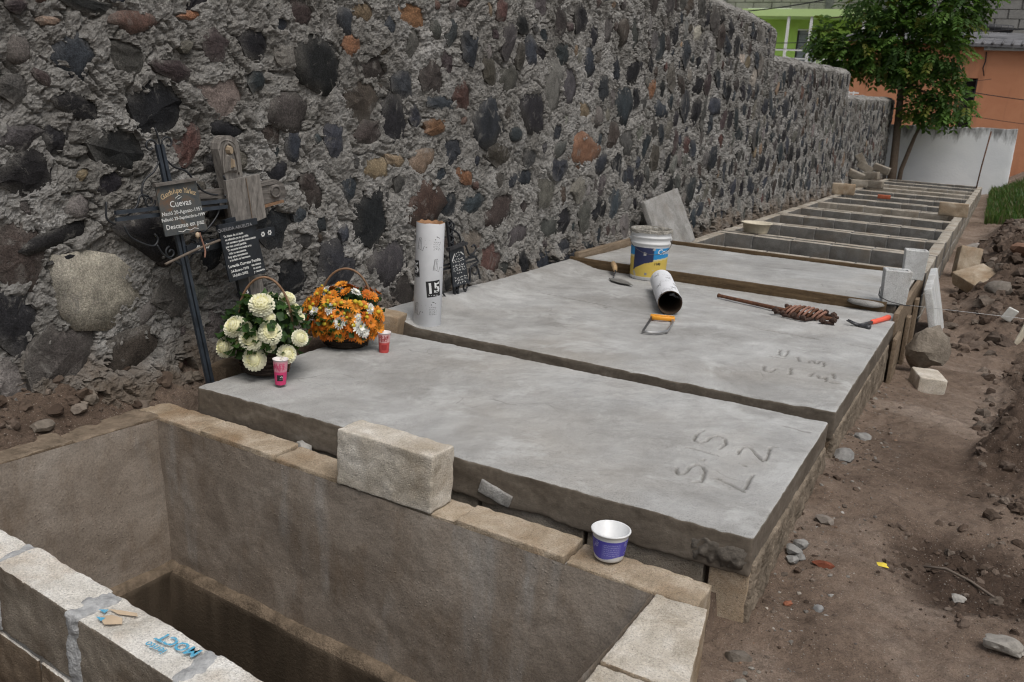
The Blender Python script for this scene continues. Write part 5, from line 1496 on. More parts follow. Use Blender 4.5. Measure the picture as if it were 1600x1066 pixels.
def standing_tube():
    g = thing('cardboard_tube', 'white printed cardboard form tube marked 15, standing upright on the slab', 'tube', (-2.665, 4.03, .012))
    R, H = .0765, .565
    n = 48; V, F, top = [], [], []
    rs = random.Random(4)
    for k in range(n):
        a = 2 * PI * k / n
        h = H + .0015 * math.sin(5 * a) + .004 * math.sin(11 * a + 1) * (1 if math.sin(a - .6) > .4 else .1)
        top.append(h)
    for r, z in ((R - .003, 0), (R, .003)):
        V += [(r * math.cos(2 * PI * k / n), r * math.sin(2 * PI * k / n), z) for k in range(n)]
    V += [(R * math.cos(2 * PI * k / n), R * math.sin(2 * PI * k / n), top[k]) for k in range(n)]
    F += [(i * n + k, i * n + (k + 1) % n, (i + 1) * n + (k + 1) % n, (i + 1) * n + k) for i in range(2) for k in range(n)]
    mk('paper_skin', V, F, 'paper', g)
    V = [(r * math.cos(2 * PI * k / n), r * math.sin(2 * PI * k / n), (top[k] + d) if z else 0) for r, z, d in ((R - .0006, 1, -.001), (R - .002, 1, .0015), (R - .007, 1, .002), (R - .007, 0, 0)) for k in range(n)]
    F = [(i * n + k, i * n + (k + 1) % n, (i + 1) * n + (k + 1) % n, (i + 1) * n + k) for i in range(3) for k in range(n)]
    mk('cardboard_core', V, F, 'cardboard', g)
    a0 = math.atan2(TC.y, TC.x)
    def wrap(u, v, nrm=0):
        a = a0 + u / R
        if nrm: return (math.cos(a), math.sin(a), 0)
        return ((R + .0006) * math.cos(a), (R + .0006) * math.sin(a), v)
    tube_prints(R, wrap, g, 8, [(-.035, .455), (.06, .345), (-.045, .10), (-.15, .30), (.17, .46), (.2, .2)], [(.038, .215, -.22 * 0 + .12), (-.090, .315, .12), (.17, .10, .12)])
standing_tube()

def lying_tube():
    A = Vector((-1.995, 5.96, .088)); B = Vector((-1.69, 5.26, .088))
    g = thing('cardboard_tube', 'white printed cardboard tube lying on its side in front of the bucket', 'tube', (A.x, A.y, .012))
    ax = (B - A); L = ax.length; ax.normalize(); s = Vector((-ax.y, ax.x, 0)); R = .0765
    o = Vector(g.location)
    def P(r, a, t): return A + ax * t + (s * math.cos(a) + UP * math.sin(a)) * r - o
    n = 40
    V = [P(r, 2 * PI * k / n, t) for r, t in ((R, 0.0), (R, L * .5), (R, L)) for k in range(n)]
    F = [(i * n + k, (i + 1) * n + k, (i + 1) * n + (k + 1) % n, i * n + (k + 1) % n) for i in range(2) for k in range(n)]
    mk('paper_skin', V, F, 'paper', g)
    V = [P(r, 2 * PI * k / n, t) for r, t in ((R - .0004, L - .001), (R - .002, L + .004), (R - .007, L + .001), (R - .007, 0)) for k in range(n)]
    F = [(i * n + k, (i + 1) * n + k, (i + 1) * n + (k + 1) % n, i * n + (k + 1) % n) for i in range(3) for k in range(n)]
    V += [P(R - .001, 2 * PI * k / n, -.001) for k in range(n)]
    F.append(tuple(range(4 * n, 5 * n)))
    mk('cardboard_core', V, F, 'cardboard_dark', g)
    def wrap(u, v, nrm=0):
        a = PI / 2 + u / R
        if nrm: return s * math.cos(a) + UP * math.sin(a)
        return P(R + .0007, a, v)
    L2 = []
    for (u, v) in ((.05, .15), (-.02, .30), (.06, .48), (-.03, .62), (.07, .75), (.0, .88), (-.06, .45), (-.07, .8)):
        L2.append((*stroke2([(u - .012, v - .03), (u + .018, v - .012), (u - .012, v + .004)], .014), 0, 0, 0)); L2.append((*stroke2([(u - .005, v + .008), (u + .02, v + .02), (u - .012, v + .034)], .013), 0, 0, 0))
    V, F = mapped(L2, wrap); mk('print', V, F, 'ink', g, smooth=False)
    L2 = []
    for (u, v) in ((-.02, .18), (.02, .40), (.02, .68), (-.03, .92)):
        for k in range(4): L2 += [(*q[:2], q[2] + u, q[3] + v + .016 * k, 0) for q in squiggle(.07, .006, int(v * 100) + k)]
    V, F = mapped(L2, wrap); mk('fine_print', V, F, 'ink_grey', g, smooth=False)
lying_tube()

def bucket():
    g = thing('bucket', 'white plastic paint bucket with blue and yellow label, cement-crusted rim', 'bucket', (-2.25, 6.38, .014))
    H = .372; rb, rt = .130, .146
    rad = lambda z: rb + (rt - rb) * z / H
    prof = [(.01, .012), (rb - .01, .012), (rb - .004, 0), (rb, .004), (rad(.25), .25), (rad(.262), .262), (rad(.262) + .009, .268), (rad(.27) + .009, .278), (rad(.28) + .003, .282), (rad(.31) + .003, .31), (rad(.31) + .009, .313), (rad(.32) + .009, .323), (rad(.33) + .003, .327), (rad(.345) + .003, .345), (rad(.35) + .010, .348), (rad(H) + .010, H - .004), (rad(H) + .006, H), (rad(H), H), (rad(H) - .004, H - .006), (rb - .003, .02), (.01, .018)]
    mb = MB(); mb.lathe(prof, 48); mb.build('shell', 'white_plastic', g)
    rs = random.Random(14)
    V, F = [], []; n = 64
    for j, (dr, z) in enumerate(((.0112, -.020), (.0125, -.004), (.0075, .0035), (-.002, .003), (-.008, -.02), (-.02, -.12))):
        for k in range(n):
            a = 2 * PI * k / n; q = mnoise.noise(Vector((math.cos(a) * 4, math.sin(a) * 4, j * .6)))
            V.append(((rad(H) + dr + .002 * q) * math.cos(a), (rad(H) + dr + .002 * q) * math.sin(a), H + z + (.012 * q if j in (0, 5) else 0)))
    for j in range(5):
        for k in range(n): F.append((j * n + k, j * n + (k + 1) % n, (j + 1) * n + (k + 1) % n, (j + 1) * n + k))
    mk('cement_crust', V, F, 'cement_crust', g)
    a0 = math.atan2(TC.y, TC.x)
    def wrap(u, v, e=.0009):
        r = rad(v) + e; a = a0 + u / r
        return (r * math.cos(a), r * math.sin(a), v)
    nu, nv_ = 90, 44; V, F, cols = [], [], []
    W_ = .84
    for i in range(nu + 1):
        for j in range(nv_ + 1):
            u = -W_ / 2 + W_ * i / nu; v = .018 + (.245 - .018) * j / nv_
            V.append(wrap(u, v))
            uu = ((u + .14) % .42) - .14
            curve = .07 + .10 * (1 - math.exp(-max(uu + .14, 0) * 9))
            if v < curve: c = (.62, .46, .10)
            elif uu > .015: c = (.03, .28, .62) if v > curve + .012 else (.66, .60, .32)
            else: c = (.028, .036, .095)
            if v < .026: c = (.6, .6, .6)
            s_ = mnoise.noise(Vector((u * 28, v * 28, 3)))
            if s_ > .42 and uu < .02: c = (.42, .42, .42)
            cols.append(c)
    for i in range(nu):
        for j in range(nv_):
            a = i * (nv_ + 1) + j; F.append((a, a + nv_ + 1, a + nv_ + 2, a + 1))
    lb = mk('label', V, F, 'print', g, col=cols)
    V, F = mapped([(*text2d('Comex', .055, .0012, 'LEFT', .15), .040, .218, 0)], lambda u, v: wrap(u, v, .0018)); mk('lettering', V, F, 'letter_bright', lb, smooth=False)
    V, F = mapped([(*text2d('1100', .026, .001), .048, .128, 0)], lambda u, v: wrap(u, v, .0018)); mk('lettering', V, F, 'ink', lb, smooth=False)
    V, F = mapped([(*rect2(.018, .018, 2), -.035, .05, 0)], lambda u, v: wrap(u, v, .0018)); mk('print_mark', V, F, 'letter_grey', lb, smooth=False)
    pts = []
    for k in range(21):
        a = PI * k / 20; x = -math.cos(a) * (rt + .012); d = math.sin(a)
        pts.append(CR * x + TC * (d * .155 + .0) + UP * (.30 - .10 * d))
    mb = MB(); mb.tube(pts, .0022, 6); mb.build('handle', 'steel_dark', g)
    for sx in (-1, 1):
        mb = MB(); p = CR * sx * (rt + .004) + UP * .30; mb.box(p, (.016, .016, .022), bev=.003); mb.build('handle_ear', 'white_plastic', g)
    V, F = lathe([(.001, .24), (.06, .238), (.125, .232)], 24); mk('cement_remains', V, F, 'cement_crust', g)
bucket()

def tub():
    g = thing('plastic_tub', 'small white plastic food tub with violet-blue label on the pit rim', 'tub', (-.872, 2.375, -.1185))
    H, rb, rt = .094, .0445, .0570
    rad = lambda z: rb + (rt - rb) * min(1, z / H) ** .85
    prof = [(.005, .004), (rb - .006, .004), (rb - .003, 0), (rb, .003)] + [(rad(H * i / 8), H * i / 8) for i in range(1, 8)] + [(rad(H), H * .93), (rt + .004, H * .935), (rt + .0048, H * .98), (rt + .002, H), (rt - .001, H - .001), (rb - .003, .008), (.005, .007)]
    mb = MB(); mb.lathe(prof, 48); mb.build('shell', 'white_plastic', g)
    a0 = math.atan2(TC.y, TC.x)
    def wrap(u, v, e=.0007):
        r = rad(v) + e; a = a0 + u / r; return (r * math.cos(a), r * math.sin(a), v)
    nu, nv_ = 72, 10; V, F, cols = [], [], []
    for i in range(nu + 1):
        for j in range(nv_ + 1):
            u = -.165 + .33 * i / nu; lo = .016 + .005 * math.sin(u * 55); v = lo + (.073 - lo) * j / nv_
            V.append(wrap(u, v)); cols.append((.085, .075, .40) if abs(u) > .032 or v > .066 else (.13, .125, .46))
    for i in range(nu):
        for j in range(nv_):
            a = i * (nv_ + 1) + j; F.append((a, a + nv_ + 1, a + nv_ + 2, a + 1))
    lb = mk('label', V, F, 'print', g, col=cols)
    L = []
    for k in range(6): L += [(*q[:2], q[2], q[3] + .062 - .007 * k, 0) for q in squiggle(.050, .003, 70 + k)]
    rs = random.Random(3)
    for s in (-1, 1):
        for k in range(7):
            u = s * rs.uniform(.045, .062); v = rs.uniform(.03, .068); r = rs.uniform(.002, .004)
            L.append((*stroke2([(u + r * math.cos(a), v + r * math.sin(a)) for a in [j * PI / 3 for j in range(6)]], .0014), 0, 0, 0))
    V, F = mapped(L, lambda u, v: wrap(u, v, .0014)); mk('fine_print', V, F, 'label_pale', lb, smooth=False)
plain('label_pale', (.42, .42, .68), .5)
tub()

# ------------------------------------------------------------------ loose blocks, rocks, tools
def rough_block(name, loc, dims, rot, mat, label, cat='block', top=None, seed=0, seg=.02, r=.012, amp=.004, group=None):
    V, F = rbox(*dims, seg, r, amp, seed, .9)
    V[:, 2] += dims[2] / 2
    nz = np.cross(V[F[:, 1]] - V[F[:, 0]], V[F[:, 2]] - V[F[:, 0]]); nz /= np.linalg.norm(nz, axis=1, keepdims=True) + 1e-12
    return mk(name, V, F, None, mats=[mat, top or mat], midx=(nz[:, 2] > .6).astype(np.int32), loc=loc, rot=rot, label=label, cat=cat, group=group)

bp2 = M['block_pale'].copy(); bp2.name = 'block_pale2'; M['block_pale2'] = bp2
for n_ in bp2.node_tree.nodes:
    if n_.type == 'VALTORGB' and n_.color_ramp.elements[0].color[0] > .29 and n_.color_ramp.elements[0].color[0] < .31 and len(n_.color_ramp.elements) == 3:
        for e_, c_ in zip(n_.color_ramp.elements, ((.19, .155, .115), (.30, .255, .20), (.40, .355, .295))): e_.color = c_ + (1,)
rough_block('concrete_block', (-1.675, 2.362, -.117), (.405, .128, .205), (0, 0, -.035), 'block_pale2', 'pale solid concrete block standing on the rim of the open pit', top='block_pale', seed=41, seg=.008, r=.006, amp=.0042)
def hollow_block(loc, rz, label, seed):
    """hollow concrete block on end, opening up"""
    g = thing('hollow_block', label, 'block', loc, (0, 0, rz), group='pale hollow blocks on the formwork corner')
    w, d, h, t = .170, .135, .235, .021
    V, F = [], []
    def ring(hx, hy, z, taper=1.0): 
        k = len(V); b = .003
        for x, y in ((hx - b, -hy), (hx, -hy + b), (hx, hy - b), (hx - b, hy), (-hx + b, hy), (-hx, hy - b), (-hx, -hy + b), (-hx + b, -hy)): V.append((x * taper, y * taper, z))
        return list(range(k, k + 8))
    R = [ring(w / 2 - .004, d / 2 - .004, 0, .88), ring(w / 2, d / 2, .006, .89), ring(w / 2, d / 2, h - .006), ring(w / 2 - .004, d / 2 - .004, h), ring(w / 2 - t, d / 2 - t, h), ring(w / 2 - t - .003, d / 2 - t - .003, h - .008), ring(w / 2 - t - .012, d / 2 - t - .012, h - .13)]
    for a, b in zip(R[:-1], R[1:]):
        for k in range(8): F.append((a[k], a[(k + 1) % 8], b[(k + 1) % 8], b[k]))
    F.append(tuple(R[-1])); F.append(tuple(R[0])[::-1])
    mk('shell', V, F, 'hollow_white', g, smooth=False)
    return g
hb = hollow_block((-.535, 6.52, .062), .25, 'nearer of two pale hollow blocks, tied with wire at the formwork corner', 1)
mb = MB(); mb.tube([(-.105, -.09, .09), (-.10, -.088, .05), (-.03, -.085, .025), (.06, -.088, .012), (.10, -.08, .01)], .0035, 6); mb.tube([(-.105, -.085, .12), (-.108, -.08, .06), (-.06, -.086, .035)], .003, 6); mb.build('tie_wire', 'steel_dark', hb)
hollow_block((-.525, 7.78, .062), .2, 'farther of two pale hollow blocks on the formwork corner', 2)

# leaning concrete panel against the row
mp = M['hollow_white'].copy(); mp.name = 'panel_pale'; M['panel_pale'] = mp
V, F = rbox(.055, 1.25, .64, .05, .006, .002, 3, .6)
mk('leaning_concrete_sheet', V + np.array([0, 0, .32]), F, 'panel_pale', loc=(-.235, 8.05, -.565), rot=(0, math.radians(-15), math.radians(2)), label='pale grey concrete sheet leaning against the outer side of the graves', cat='concrete sheet')

pv = M['joint'].copy(); pv.name = 'paver'; M['paver'] = pv
# paving slab leaning on the stone wall behind the bucket
V, F = rbox(.05, .80, .54, .03, .008, .003, 5, .7)
mk('paving_slab', V + np.array([0, 0, .27]), F, 'paver', loc=(-2.62, 8.22, -.01), rot=(math.radians(7), math.radians(-24), math.radians(-6)), label='pale grey paving slab leaning against the stone wall behind the bucket', cat='slab')

# tools on the double slab
def hacksaw():
    g = thing('hacksaw', 'small hacksaw with orange handle lying on the slab', 'saw', (-1.66, 5.0, .016))
    o = Vector(g.location)
    A, B = Vector((-1.735, 5.05, .03)) - o, Vector((-1.600, 5.10, .03)) - o
    d = (B - A).normalized(); n = Vector((-d.y, d.x, 0)); L = (B - A).length
    mb = MB(); rot = Matrix(((d.x, n.x, 0), (d.y, n.y, 0), (0, 0, 1)))
    for c, sz in (((0, .022, 0), (L, .014, .024)), ((0, -.024, 0), (L, .016, .024)), ((-L / 2 + .012, 0, 0), (.026, .04, .024)), ((L / 2 - .012, 0, 0), (.026, .04, .024))):
        mb.box((A + B) / 2 + rot @ Vector(c), sz, rot, .004)
    mb.build('handle', 'orange_plastic', g)
    P1, P2 = Vector((-1.640, 4.66, .028)) - o, Vector((-1.56, 4.70, .028)) - o
    mb = MB(); mb.tube([B + d * -.01, B + Vector((.025, -.12, -.01)), P2 + Vector((.03, .06, 0)), P2, (P1 + P2) / 2 + Vector((0, -.015, 0)), P1], .008, 6); mb.build('frame', 'steel', g)
    mb = MB(); V, F = stroke2([(0, 0), (1, 0)], 1)
    q = P1 - (A + d * .01); t = q.normalized()
    mb.add([A + d * .01 + Vector((0, 0, -.012)), P1 + Vector((0, 0, -.008)), P1 + Vector((0, 0, .010)), A + d * .01 + Vector((0, 0, .012)), A + d * .014 + Vector((0, 0, -.012)), P1 + d * .003 + Vector((0, 0, -.008)), P1 + d * .003 + Vector((0, 0, .010)), A + d * .014 + Vector((0, 0, .012))],
           [(0, 1, 2, 3), (7, 6, 5, 4), (0, 4, 5, 1), (3, 2, 6, 7), (1, 5, 6, 2), (0, 3, 7, 4)])
    mb.build('blade', 'steel_dark', g, smooth=False)
hacksaw()

def hammer():
    g = thing('claw_hammer', 'claw hammer with red grip lying on the slab edge', 'hammer', (-.6, 5.95, .016))
    o = Vector(g.location)
    mb = MB(); mb.tube([Vector((-.635, 5.79, .028)) - o, Vector((-.585, 5.93, .028)) - o], [.009, .011], 8); mb.build('shaft', 'steel_dark', g)
    mb = MB(); mb.tube([Vector((-.587, 5.925, .028)) - o, Vector((-.583, 5.94, .028)) - o, Vector((-.545, 6.06, .028)) - o, Vector((-.515, 6.17, .028)) - o, Vector((-.513, 6.178, .028)) - o], [.012, .017, .016, .019, .014], 10); mb.build('grip', 'red_grip', g)
    mb = MB(); a = Vector((-.70, 5.79, .03)) - o; b = Vector((-.572, 5.765, .024)) - o; d = (b - a).normalized()
    mb.tube([b, b - d * .022, b - d * .028, b - d * .05, b - d * .075], [.018, .018, .013, .014, .012], 10); mb.build('head', 'steel_dark', g)
    for s in (-1, 1):
        mb = MB(); sd_ = Vector((-d.y, d.x, 0)) * s
        mb.tube([b - d * .07 + sd_ * .003, b - d * .10 + sd_ * .009 + Vector((0, 0, .004)), b - d * .145 + sd_ * .016 + Vector((0, 0, .016))], [.010, .008, .004], 6); mb.build('claw', 'steel_dark', g)
hammer()

def rusty_piece():
    g = thing('rusty_iron_piece', 'rusty iron rod ending in a coiled, knobbed old cross head, lying on the slab', 'iron scrap', (-1.1, 5.83, .016))
    o = Vector(g.location)
    A, B = Vector((-1.60, 6.03, .030)) - o, Vector((-1.05, 5.83, .035)) - o
    mb = MB(); mb.tube([A, A.lerp(B, .03), A.lerp(B, .5), B, Vector((-.80, 5.80, .035)) - o], [.016, .012, .013, .014, .013], 8); mb.build('rod', 'rust', g)
    ax = (Vector((-.80, 5.80, .035)) - Vector((-1.05, 5.83, .035))).normalized(); n = Vector((-ax.y, ax.x, 0)); c0 = Vector((-1.10, 5.85, .04)) - o
    for k in range(9):
        p = c0 + ax * (.028 * k); r = .045 + .022 * math.sin(PI * k / 8)
        pts = [p + n * r * 1.5 * math.cos(a) + UP * (r * .55 * math.sin(a) + .0) + ax * .02 * math.sin(a) for a in [j * PI / 8 for j in range(17)]]
        mb = MB(); mb.tube(pts, .0085, 6, caps=False); mb.build('coil', 'rust_bright' if k % 3 else 'rust', g)
    rs = random.Random(6)
    for (t, s) in ((-.04, -.10), (.02, -.13), (.10, -.15), (.16, -.16), (.27, -.13), (.33, -.11), (-.03, .09), (.05, .12), (.22, .12), (.28, .08)):
        p = c0 + ax * t + n * s; p.z = .022 + rs.uniform(0, .012)
        V, F = rock(rs.uniform(.020, .028), rs.randrange(999), 1, (1, 1, .85), .15)
        mk('knob', [Vector(v) + p for v in V], F, 'rust_dark', g, smooth=False)
    for (t0, s0, t1, s1) in ((-.04, -.10, .02, -.02), (.02, -.13, .10, -.15), (.10, -.15, .17, -.16), (.17, -.16, .2, -.04), (.26, -.04, .27, -.13), (.27, -.13, .34, -.11), (-.03, .09, .05, .12), (.22, .12, .31, .08)):
        mb = MB(); mb.tube([c0 + ax * t0 + n * s0 - UP * .012, c0 + ax * t1 + n * s1 - UP * .010], .010, 6); mb.build('arm', 'rust_dark', g)
plain('rust_dark', (.060, .038, .030), .9, .2, 0, .5, 40, .6, 100, .003)
rusty_piece()

def trowel():
    g = thing('trowel', 'mason trowel with pale wooden handle lying beside the bucket', 'trowel', (-2.42, 6.3, .016))
    o = Vector(g.location)
    mb = MB(); mb.tube([Vector((-2.54, 6.40, .085)) - o, Vector((-2.537, 6.39, .084)) - o, Vector((-2.49, 6.31, .072)) - o, Vector((-2.455, 6.24, .06)) - o], [.010, .019, .021, .014], 10); mb.build('handle', 'handle_wood', g)
    mb = MB(); mb.tube([Vector((-2.455, 6.24, .06)) - o, Vector((-2.435, 6.20, .055)) - o, Vector((-2.43, 6.16, .04)) - o, Vector((-2.41, 6.10, .026)) - o], .0055, 6); mb.build('tang', 'steel_dark', g)
    poly = [(-2.44, 6.09), (-2.36, 6.12), (-2.29, 6.07), (-2.20, 5.96), (-2.31, 5.97), (-2.39, 6.01)]
    V = [Vector((x, y, z)) - o for z in (.022, .026) for x, y in poly]; n = len(poly)
    mk('blade', V, [tuple(range(n)), tuple(range(n, 2 * n))[::-1]] + [(i, i + n, (i + 1) % n + n, (i + 1) % n) for i in range(n)], 'steel_grey', g, smooth=False)
plain('steel_grey', (.20, .195, .185), .6, .4, .3, .3, 30)
trowel()

# loose blocks, bricks and stones, each where it lies
def lay(name, x, y, dims, rot, mat, label, cat='block', z=None, seed=1, group=None, seg=.04):
    return rough_block(name, (x, y, gz(x, y) - .015 if z is None else z), dims, rot, mat, label, cat, seed=seed, seg=seg, group=group)
lay('concrete_block', -.225, 6.16, (.17, .22, .13), (.05, .05, .35), 'block_pale', 'dusty pale concrete block lying on the path below the grey boulder', seed=61)
lay('concrete_block', -.24, 11.6, (.24, .20, .36), (-.25, .1, .25), 'block_tan', 'tan block tipped on end in front of the spoil heap', z=gz(-.24, 11.6) - .03, seed=62)
lay('concrete_block', -.06, 10.55, (.36, .40, .15), (.18, -.3, .6), 'block_tan', 'tan block lying flat on the near foot of the spoil heap', z=gz(-.06, 10.55) + .0, seed=63)
lay('concrete_block', -.62, 15.15, (.40, .13, .20), (0, 0, .05), 'block_tan', 'tan block standing on the right end of a far grave wall', z=.003, seed=64)
lay('concrete_block', -2.60, 17.65, (.40, .14, .20), (0, 0, .1), 'block_tan', 'tan block standing on the left end of a far grave wall', z=.003, seed=65)
lay('brick', -1.87, 17.5, (.22, .11, .07), (0, 0, .1), 'red_brick', 'red brick lying on a far grave wall', 'brick', z=.003, seed=66)
for i, (x, y, z, rx, ry, rz, wh) in enumerate(((-2.72, 20.4, .0, 0, 0, .3, 'lower left'), (-2.42, 20.55, .0, 0, 0, -.2, 'lower right'), (-2.84, 20.5, .17, .2, .35, .2, 'leaning left'), (-2.52, 20.6, .17, 0, -.12, -.3, 'middle right'), (-2.72, 20.75, .33, .1, .5, .4, 'leaning middle'), (-2.38, 20.8, .32, .1, .28, -.1, 'overhanging right'), (-2.86, 20.9, .48, .0, 1.0, .2, 'topmost, nearly upright'))):
    lay('concrete_block', x, y, (.34, .14, .155), (rx, ry, rz), 'block_fawn', f'tan block in the far heap by the stone wall, {wh}', z=z, seed=70 + i, group='heap of tan blocks by the stone wall')
def tubfar():
    g = thing('plastic_tray', 'shallow cream plastic tub standing on a far grave wall', 'tub', (-2.36, 10.15, .003))
    mb = MB(); mb.lathe([(.01, .006), (.12, .006), (.125, .0), (.13, .01), (.155, .10), (.175, .105), (.175, .115), (.15, .112), (.12, .015), (.01, .012)], 28); mb.build('shell', 'cream_plastic', g)
plain('cream_plastic', (.55, .50, .40), .6)
tubfar()

def stone(name, x, y, r, seed, c, label, sq=(1, 1, .7), z=None, cat='stone', rot=(0, 0, 0), sub=2, group=None):
    V, F = rock(r, seed, sub, sq, .22)
    zz = (gz(x, y) + r * sq[2] * .55) if z is None else z
    return mk(name, V, F, 'loose_stone', col=[c] * len(V), loc=(x, y, zz), rot=rot, label=label, cat=cat, smooth=True, sharp=28, group=group)
stone('boulder', -.275, 6.55, .165, 4, (.26, .225, .185), 'large rounded grey-brown boulder beside the formwork boards', (.85, .8, 1.05), z=gz(-.275, 6.55) + .20, cat='boulder', sub=3)
stone('stone', .225, 2.78, .052, 21, (.34, .32, .29), 'pale angular stone at the bottom right of the path', (1.2, .8, .6), sub=3)
stone('stone', .37, 2.86, .03, 22, (.26, .24, .215), 'small grey stone right of the pale angular stone', (1, 1, .8))
stone('stone', -.375, 3.30, .034, 23, (.24, .21, .185), 'flat tan stone on the path near the slab edge', (1.2, .9, .55))
stone('stone', .10, 3.10, .024, 24, (.42, .40, .37), 'whitish chunk lying in the dug dark patch', (1.2, .8, .7))
stone('brick_fragment', -.322, 2.97, .026, 25, (.22, .075, .045), 'red-brown broken brick chip on the path', (1.5, .8, .6), cat='brick')
stone('brick_fragment', -.375, 2.70, .016, 26, (.34, .14, .085), 'small orange brick chip near the slab corner', cat='brick')
stone('stone', -.285, 2.72, .018, 27, (.27, .27, .27), 'small blue-grey pebble on the path', cat='stone')
stone('stone', -2.20, 2.492, .042, 28, (.40, .39, .37), 'white chip of stone in the gap behind the pit rim', (1.1, .6, .8), z=-.125)
stone('stone', -2.64, 2.56, .055, 29, (.20, .16, .12), 'brown stone at the corner of pit rim and slab', (1.2, .7, .5), z=-.10)
stone('stone', -3.02, 1.98, .040, 30, (.21, .18, .15), 'grey-brown stone on the earth strip by the wall', (1, 1.2, .7))
stone('stone', -3.05, 2.16, .034, 31, (.26, .22, .185), 'tan stone next to the grey-brown stone on the earth strip', (1, 1.1, .9))
stone('stone', -3.10, 2.36, .026, 32, (.40, .36, .32), 'small whitish stone at the foot of the wall', (1, 1.2, .6))
stone('stone', -.44, 2.37, .045, 33, (.20, .175, .15), 'grey stone wedged below the outer pit corner', (1.1, .8, 1), z=-.33)
stone('stone', -.40, 2.21, .03, 34, (.27, .25, .22), 'small grey stone beside the outer pit wall', (1, 1, .8))
for i, (x, y, r) in enumerate(((-.43, 3.02, .036), (-.415, 3.07, .03), (-.42, 2.96, .026), (-.40, 3.0, .022))):
    stone('mortar_lump', x, y, r, 35 + i, (.29, .285, .275), ('largest grey mortar lump fallen beside the inscribed slab', 'grey mortar lump just behind the largest fallen one', 'grey mortar lump just in front of the largest fallen one', 'smallest grey mortar lump, on the path side of the fallen ones')[i], (1, 1, .6), cat='mortar', group='mortar lumps beside the slab')
stone('mortar_lump', -.42, 4.02, .075, 44, (.27, .265, .255), 'broad splash of grey mortar on the path at the double slab corner', (.7, 1.3, .4), cat='mortar')
stone('mortar_lump', -.385, 4.35, .05, 45, (.27, .265, .255), 'grey mortar lump beside the double slab, behind the splash', (.8, 1.3, .45), cat='mortar')
sp = [(.30, 11.5, .14, (.22, .13, .09), 'reddish stone on the spoil heap'), (.75, 11.8, .13, (.28, .25, .22), 'pale grey stone on the spoil heap'), (.12, 9.6, .13, (.22, .195, .17), 'grey stone at the near foot of the spoil heap'), (.55, 9.4, .11, (.17, .13, .10), 'brown stone low on the spoil heap'), (-.22, 13.6, .16, (.36, .33, .30), 'pale stone by the far grave corner'), (.9, 10.3, .12, (.20, .16, .125), 'tan stone on the right flank of the spoil heap'), (.45, 13.2, .15, (.24, .15, .11), 'red-brown stone on top of the spoil heap')]
for i, (x, y, r, c, lb) in enumerate(sp): stone('stone', x, y, r, 50 + i, c, lb, (1.1, .8, .6))
lay('paper_litter', .20, 8.7, (.09, .02, .12), (.3, .4, .3), 'bone_white', 'crumpled white paper scrap on the dirt beside the spoil heap', 'litter', z=gz(.2, 8.7) + .02, seed=80)
lay('paper_litter', .30, 8.2, (.06, .02, .20), (.1, .3, .8), 'cream_plastic', 'cream strip of litter standing in the dirt', 'litter', z=gz(.30, 8.2), seed=81)
mk('candy_wrapper', [(-.03, -.012, 0), (.0, -.016, .004), (.028, -.008, .001), (.03, .012, .003), (.004, .016, .006), (-.026, .012, .002), (0, 0, .010)], [(0, 1, 6), (1, 2, 6), (2, 3, 6), (3, 4, 6), (4, 5, 6), (5, 0, 6)], 'wrapper', smooth=False, loc=(-.145, 3.10, gz(-.145, 3.10) + .004), label='small yellow wrapper lying on the dirt path', cat='litter')
zt = gz(.0, 3.2)
mb = MB(); mb.tube([(-.02, 3.24, zt + .03), (.05, 3.235, zt + .045), (.13, 3.21, zt + .035), (.20, 3.17, zt + .02), (.24, 3.13, zt + .01)], [.004, .005, .0045, .005, .007], 6); mb.build('twig', 'twig', label='thin bent twig lying across the dug dark patch', cat='twig')
# half-hidden blocks at the wall ends of the slabs
lay('concrete_block', -2.90, 2.80, (.11, .16, .14), (0, 0, .05), 'block_brown', 'brown block between the first slab and the wall, by the iron cross foot', z=-.115, seed=84)
lay('concrete_block', -2.86, 3.86, (.24, .14, .16), (0, .1, .25), 'block_tan', 'tan block behind the orange flowers at the slab joint', z=-.07, seed=85)
# builder's line and steel rod
mb = MB(); mb.tube([(-.43, 6.55, .06), (.3, 6.53, .085), (1.2, 6.5, .07)], .0016, 5); mb.build('builders_line', 'string', label='taut white string line running right from the formwork corner', cat='string')
mb = MB(); mb.tube([(-.60, 24.0, -.35), (-.56, 24.0, .5), (-.495, 24.0, 1.32)], .016, 6); r_ = mb.build('steel_rod', 'rust', label='thin upright steel rod at the far right corner of the graves', cat='rod')
# ------------------------------------------------------------------ background
def bxx(mb, x0, x1, y0, y1, z0, z1): return mb.box(((x0 + x1) / 2, (y0 + y1) / 2, (z0 + z1) / 2), (x1 - x0, y1 - y0, z1 - z0))

def white_wall():
    V, F = rbox(3.3, .16, 2.0, .10, .03, .008, 8, .6)
    V[:, 2] += .025 * V[:, 0] * (V[:, 2] > 0) + .03 * fbm(V[:, 0] * 3, 0.0, seed=4) * (V[:, 2] > .9)
    mk('boundary_wall', V + np.array([0, 0, 1.0]), F, 'whitewash', loc=(-1.60, 27.1, -.6), label='low whitewashed wall with black mould at the far end', cat='wall')
white_wall()

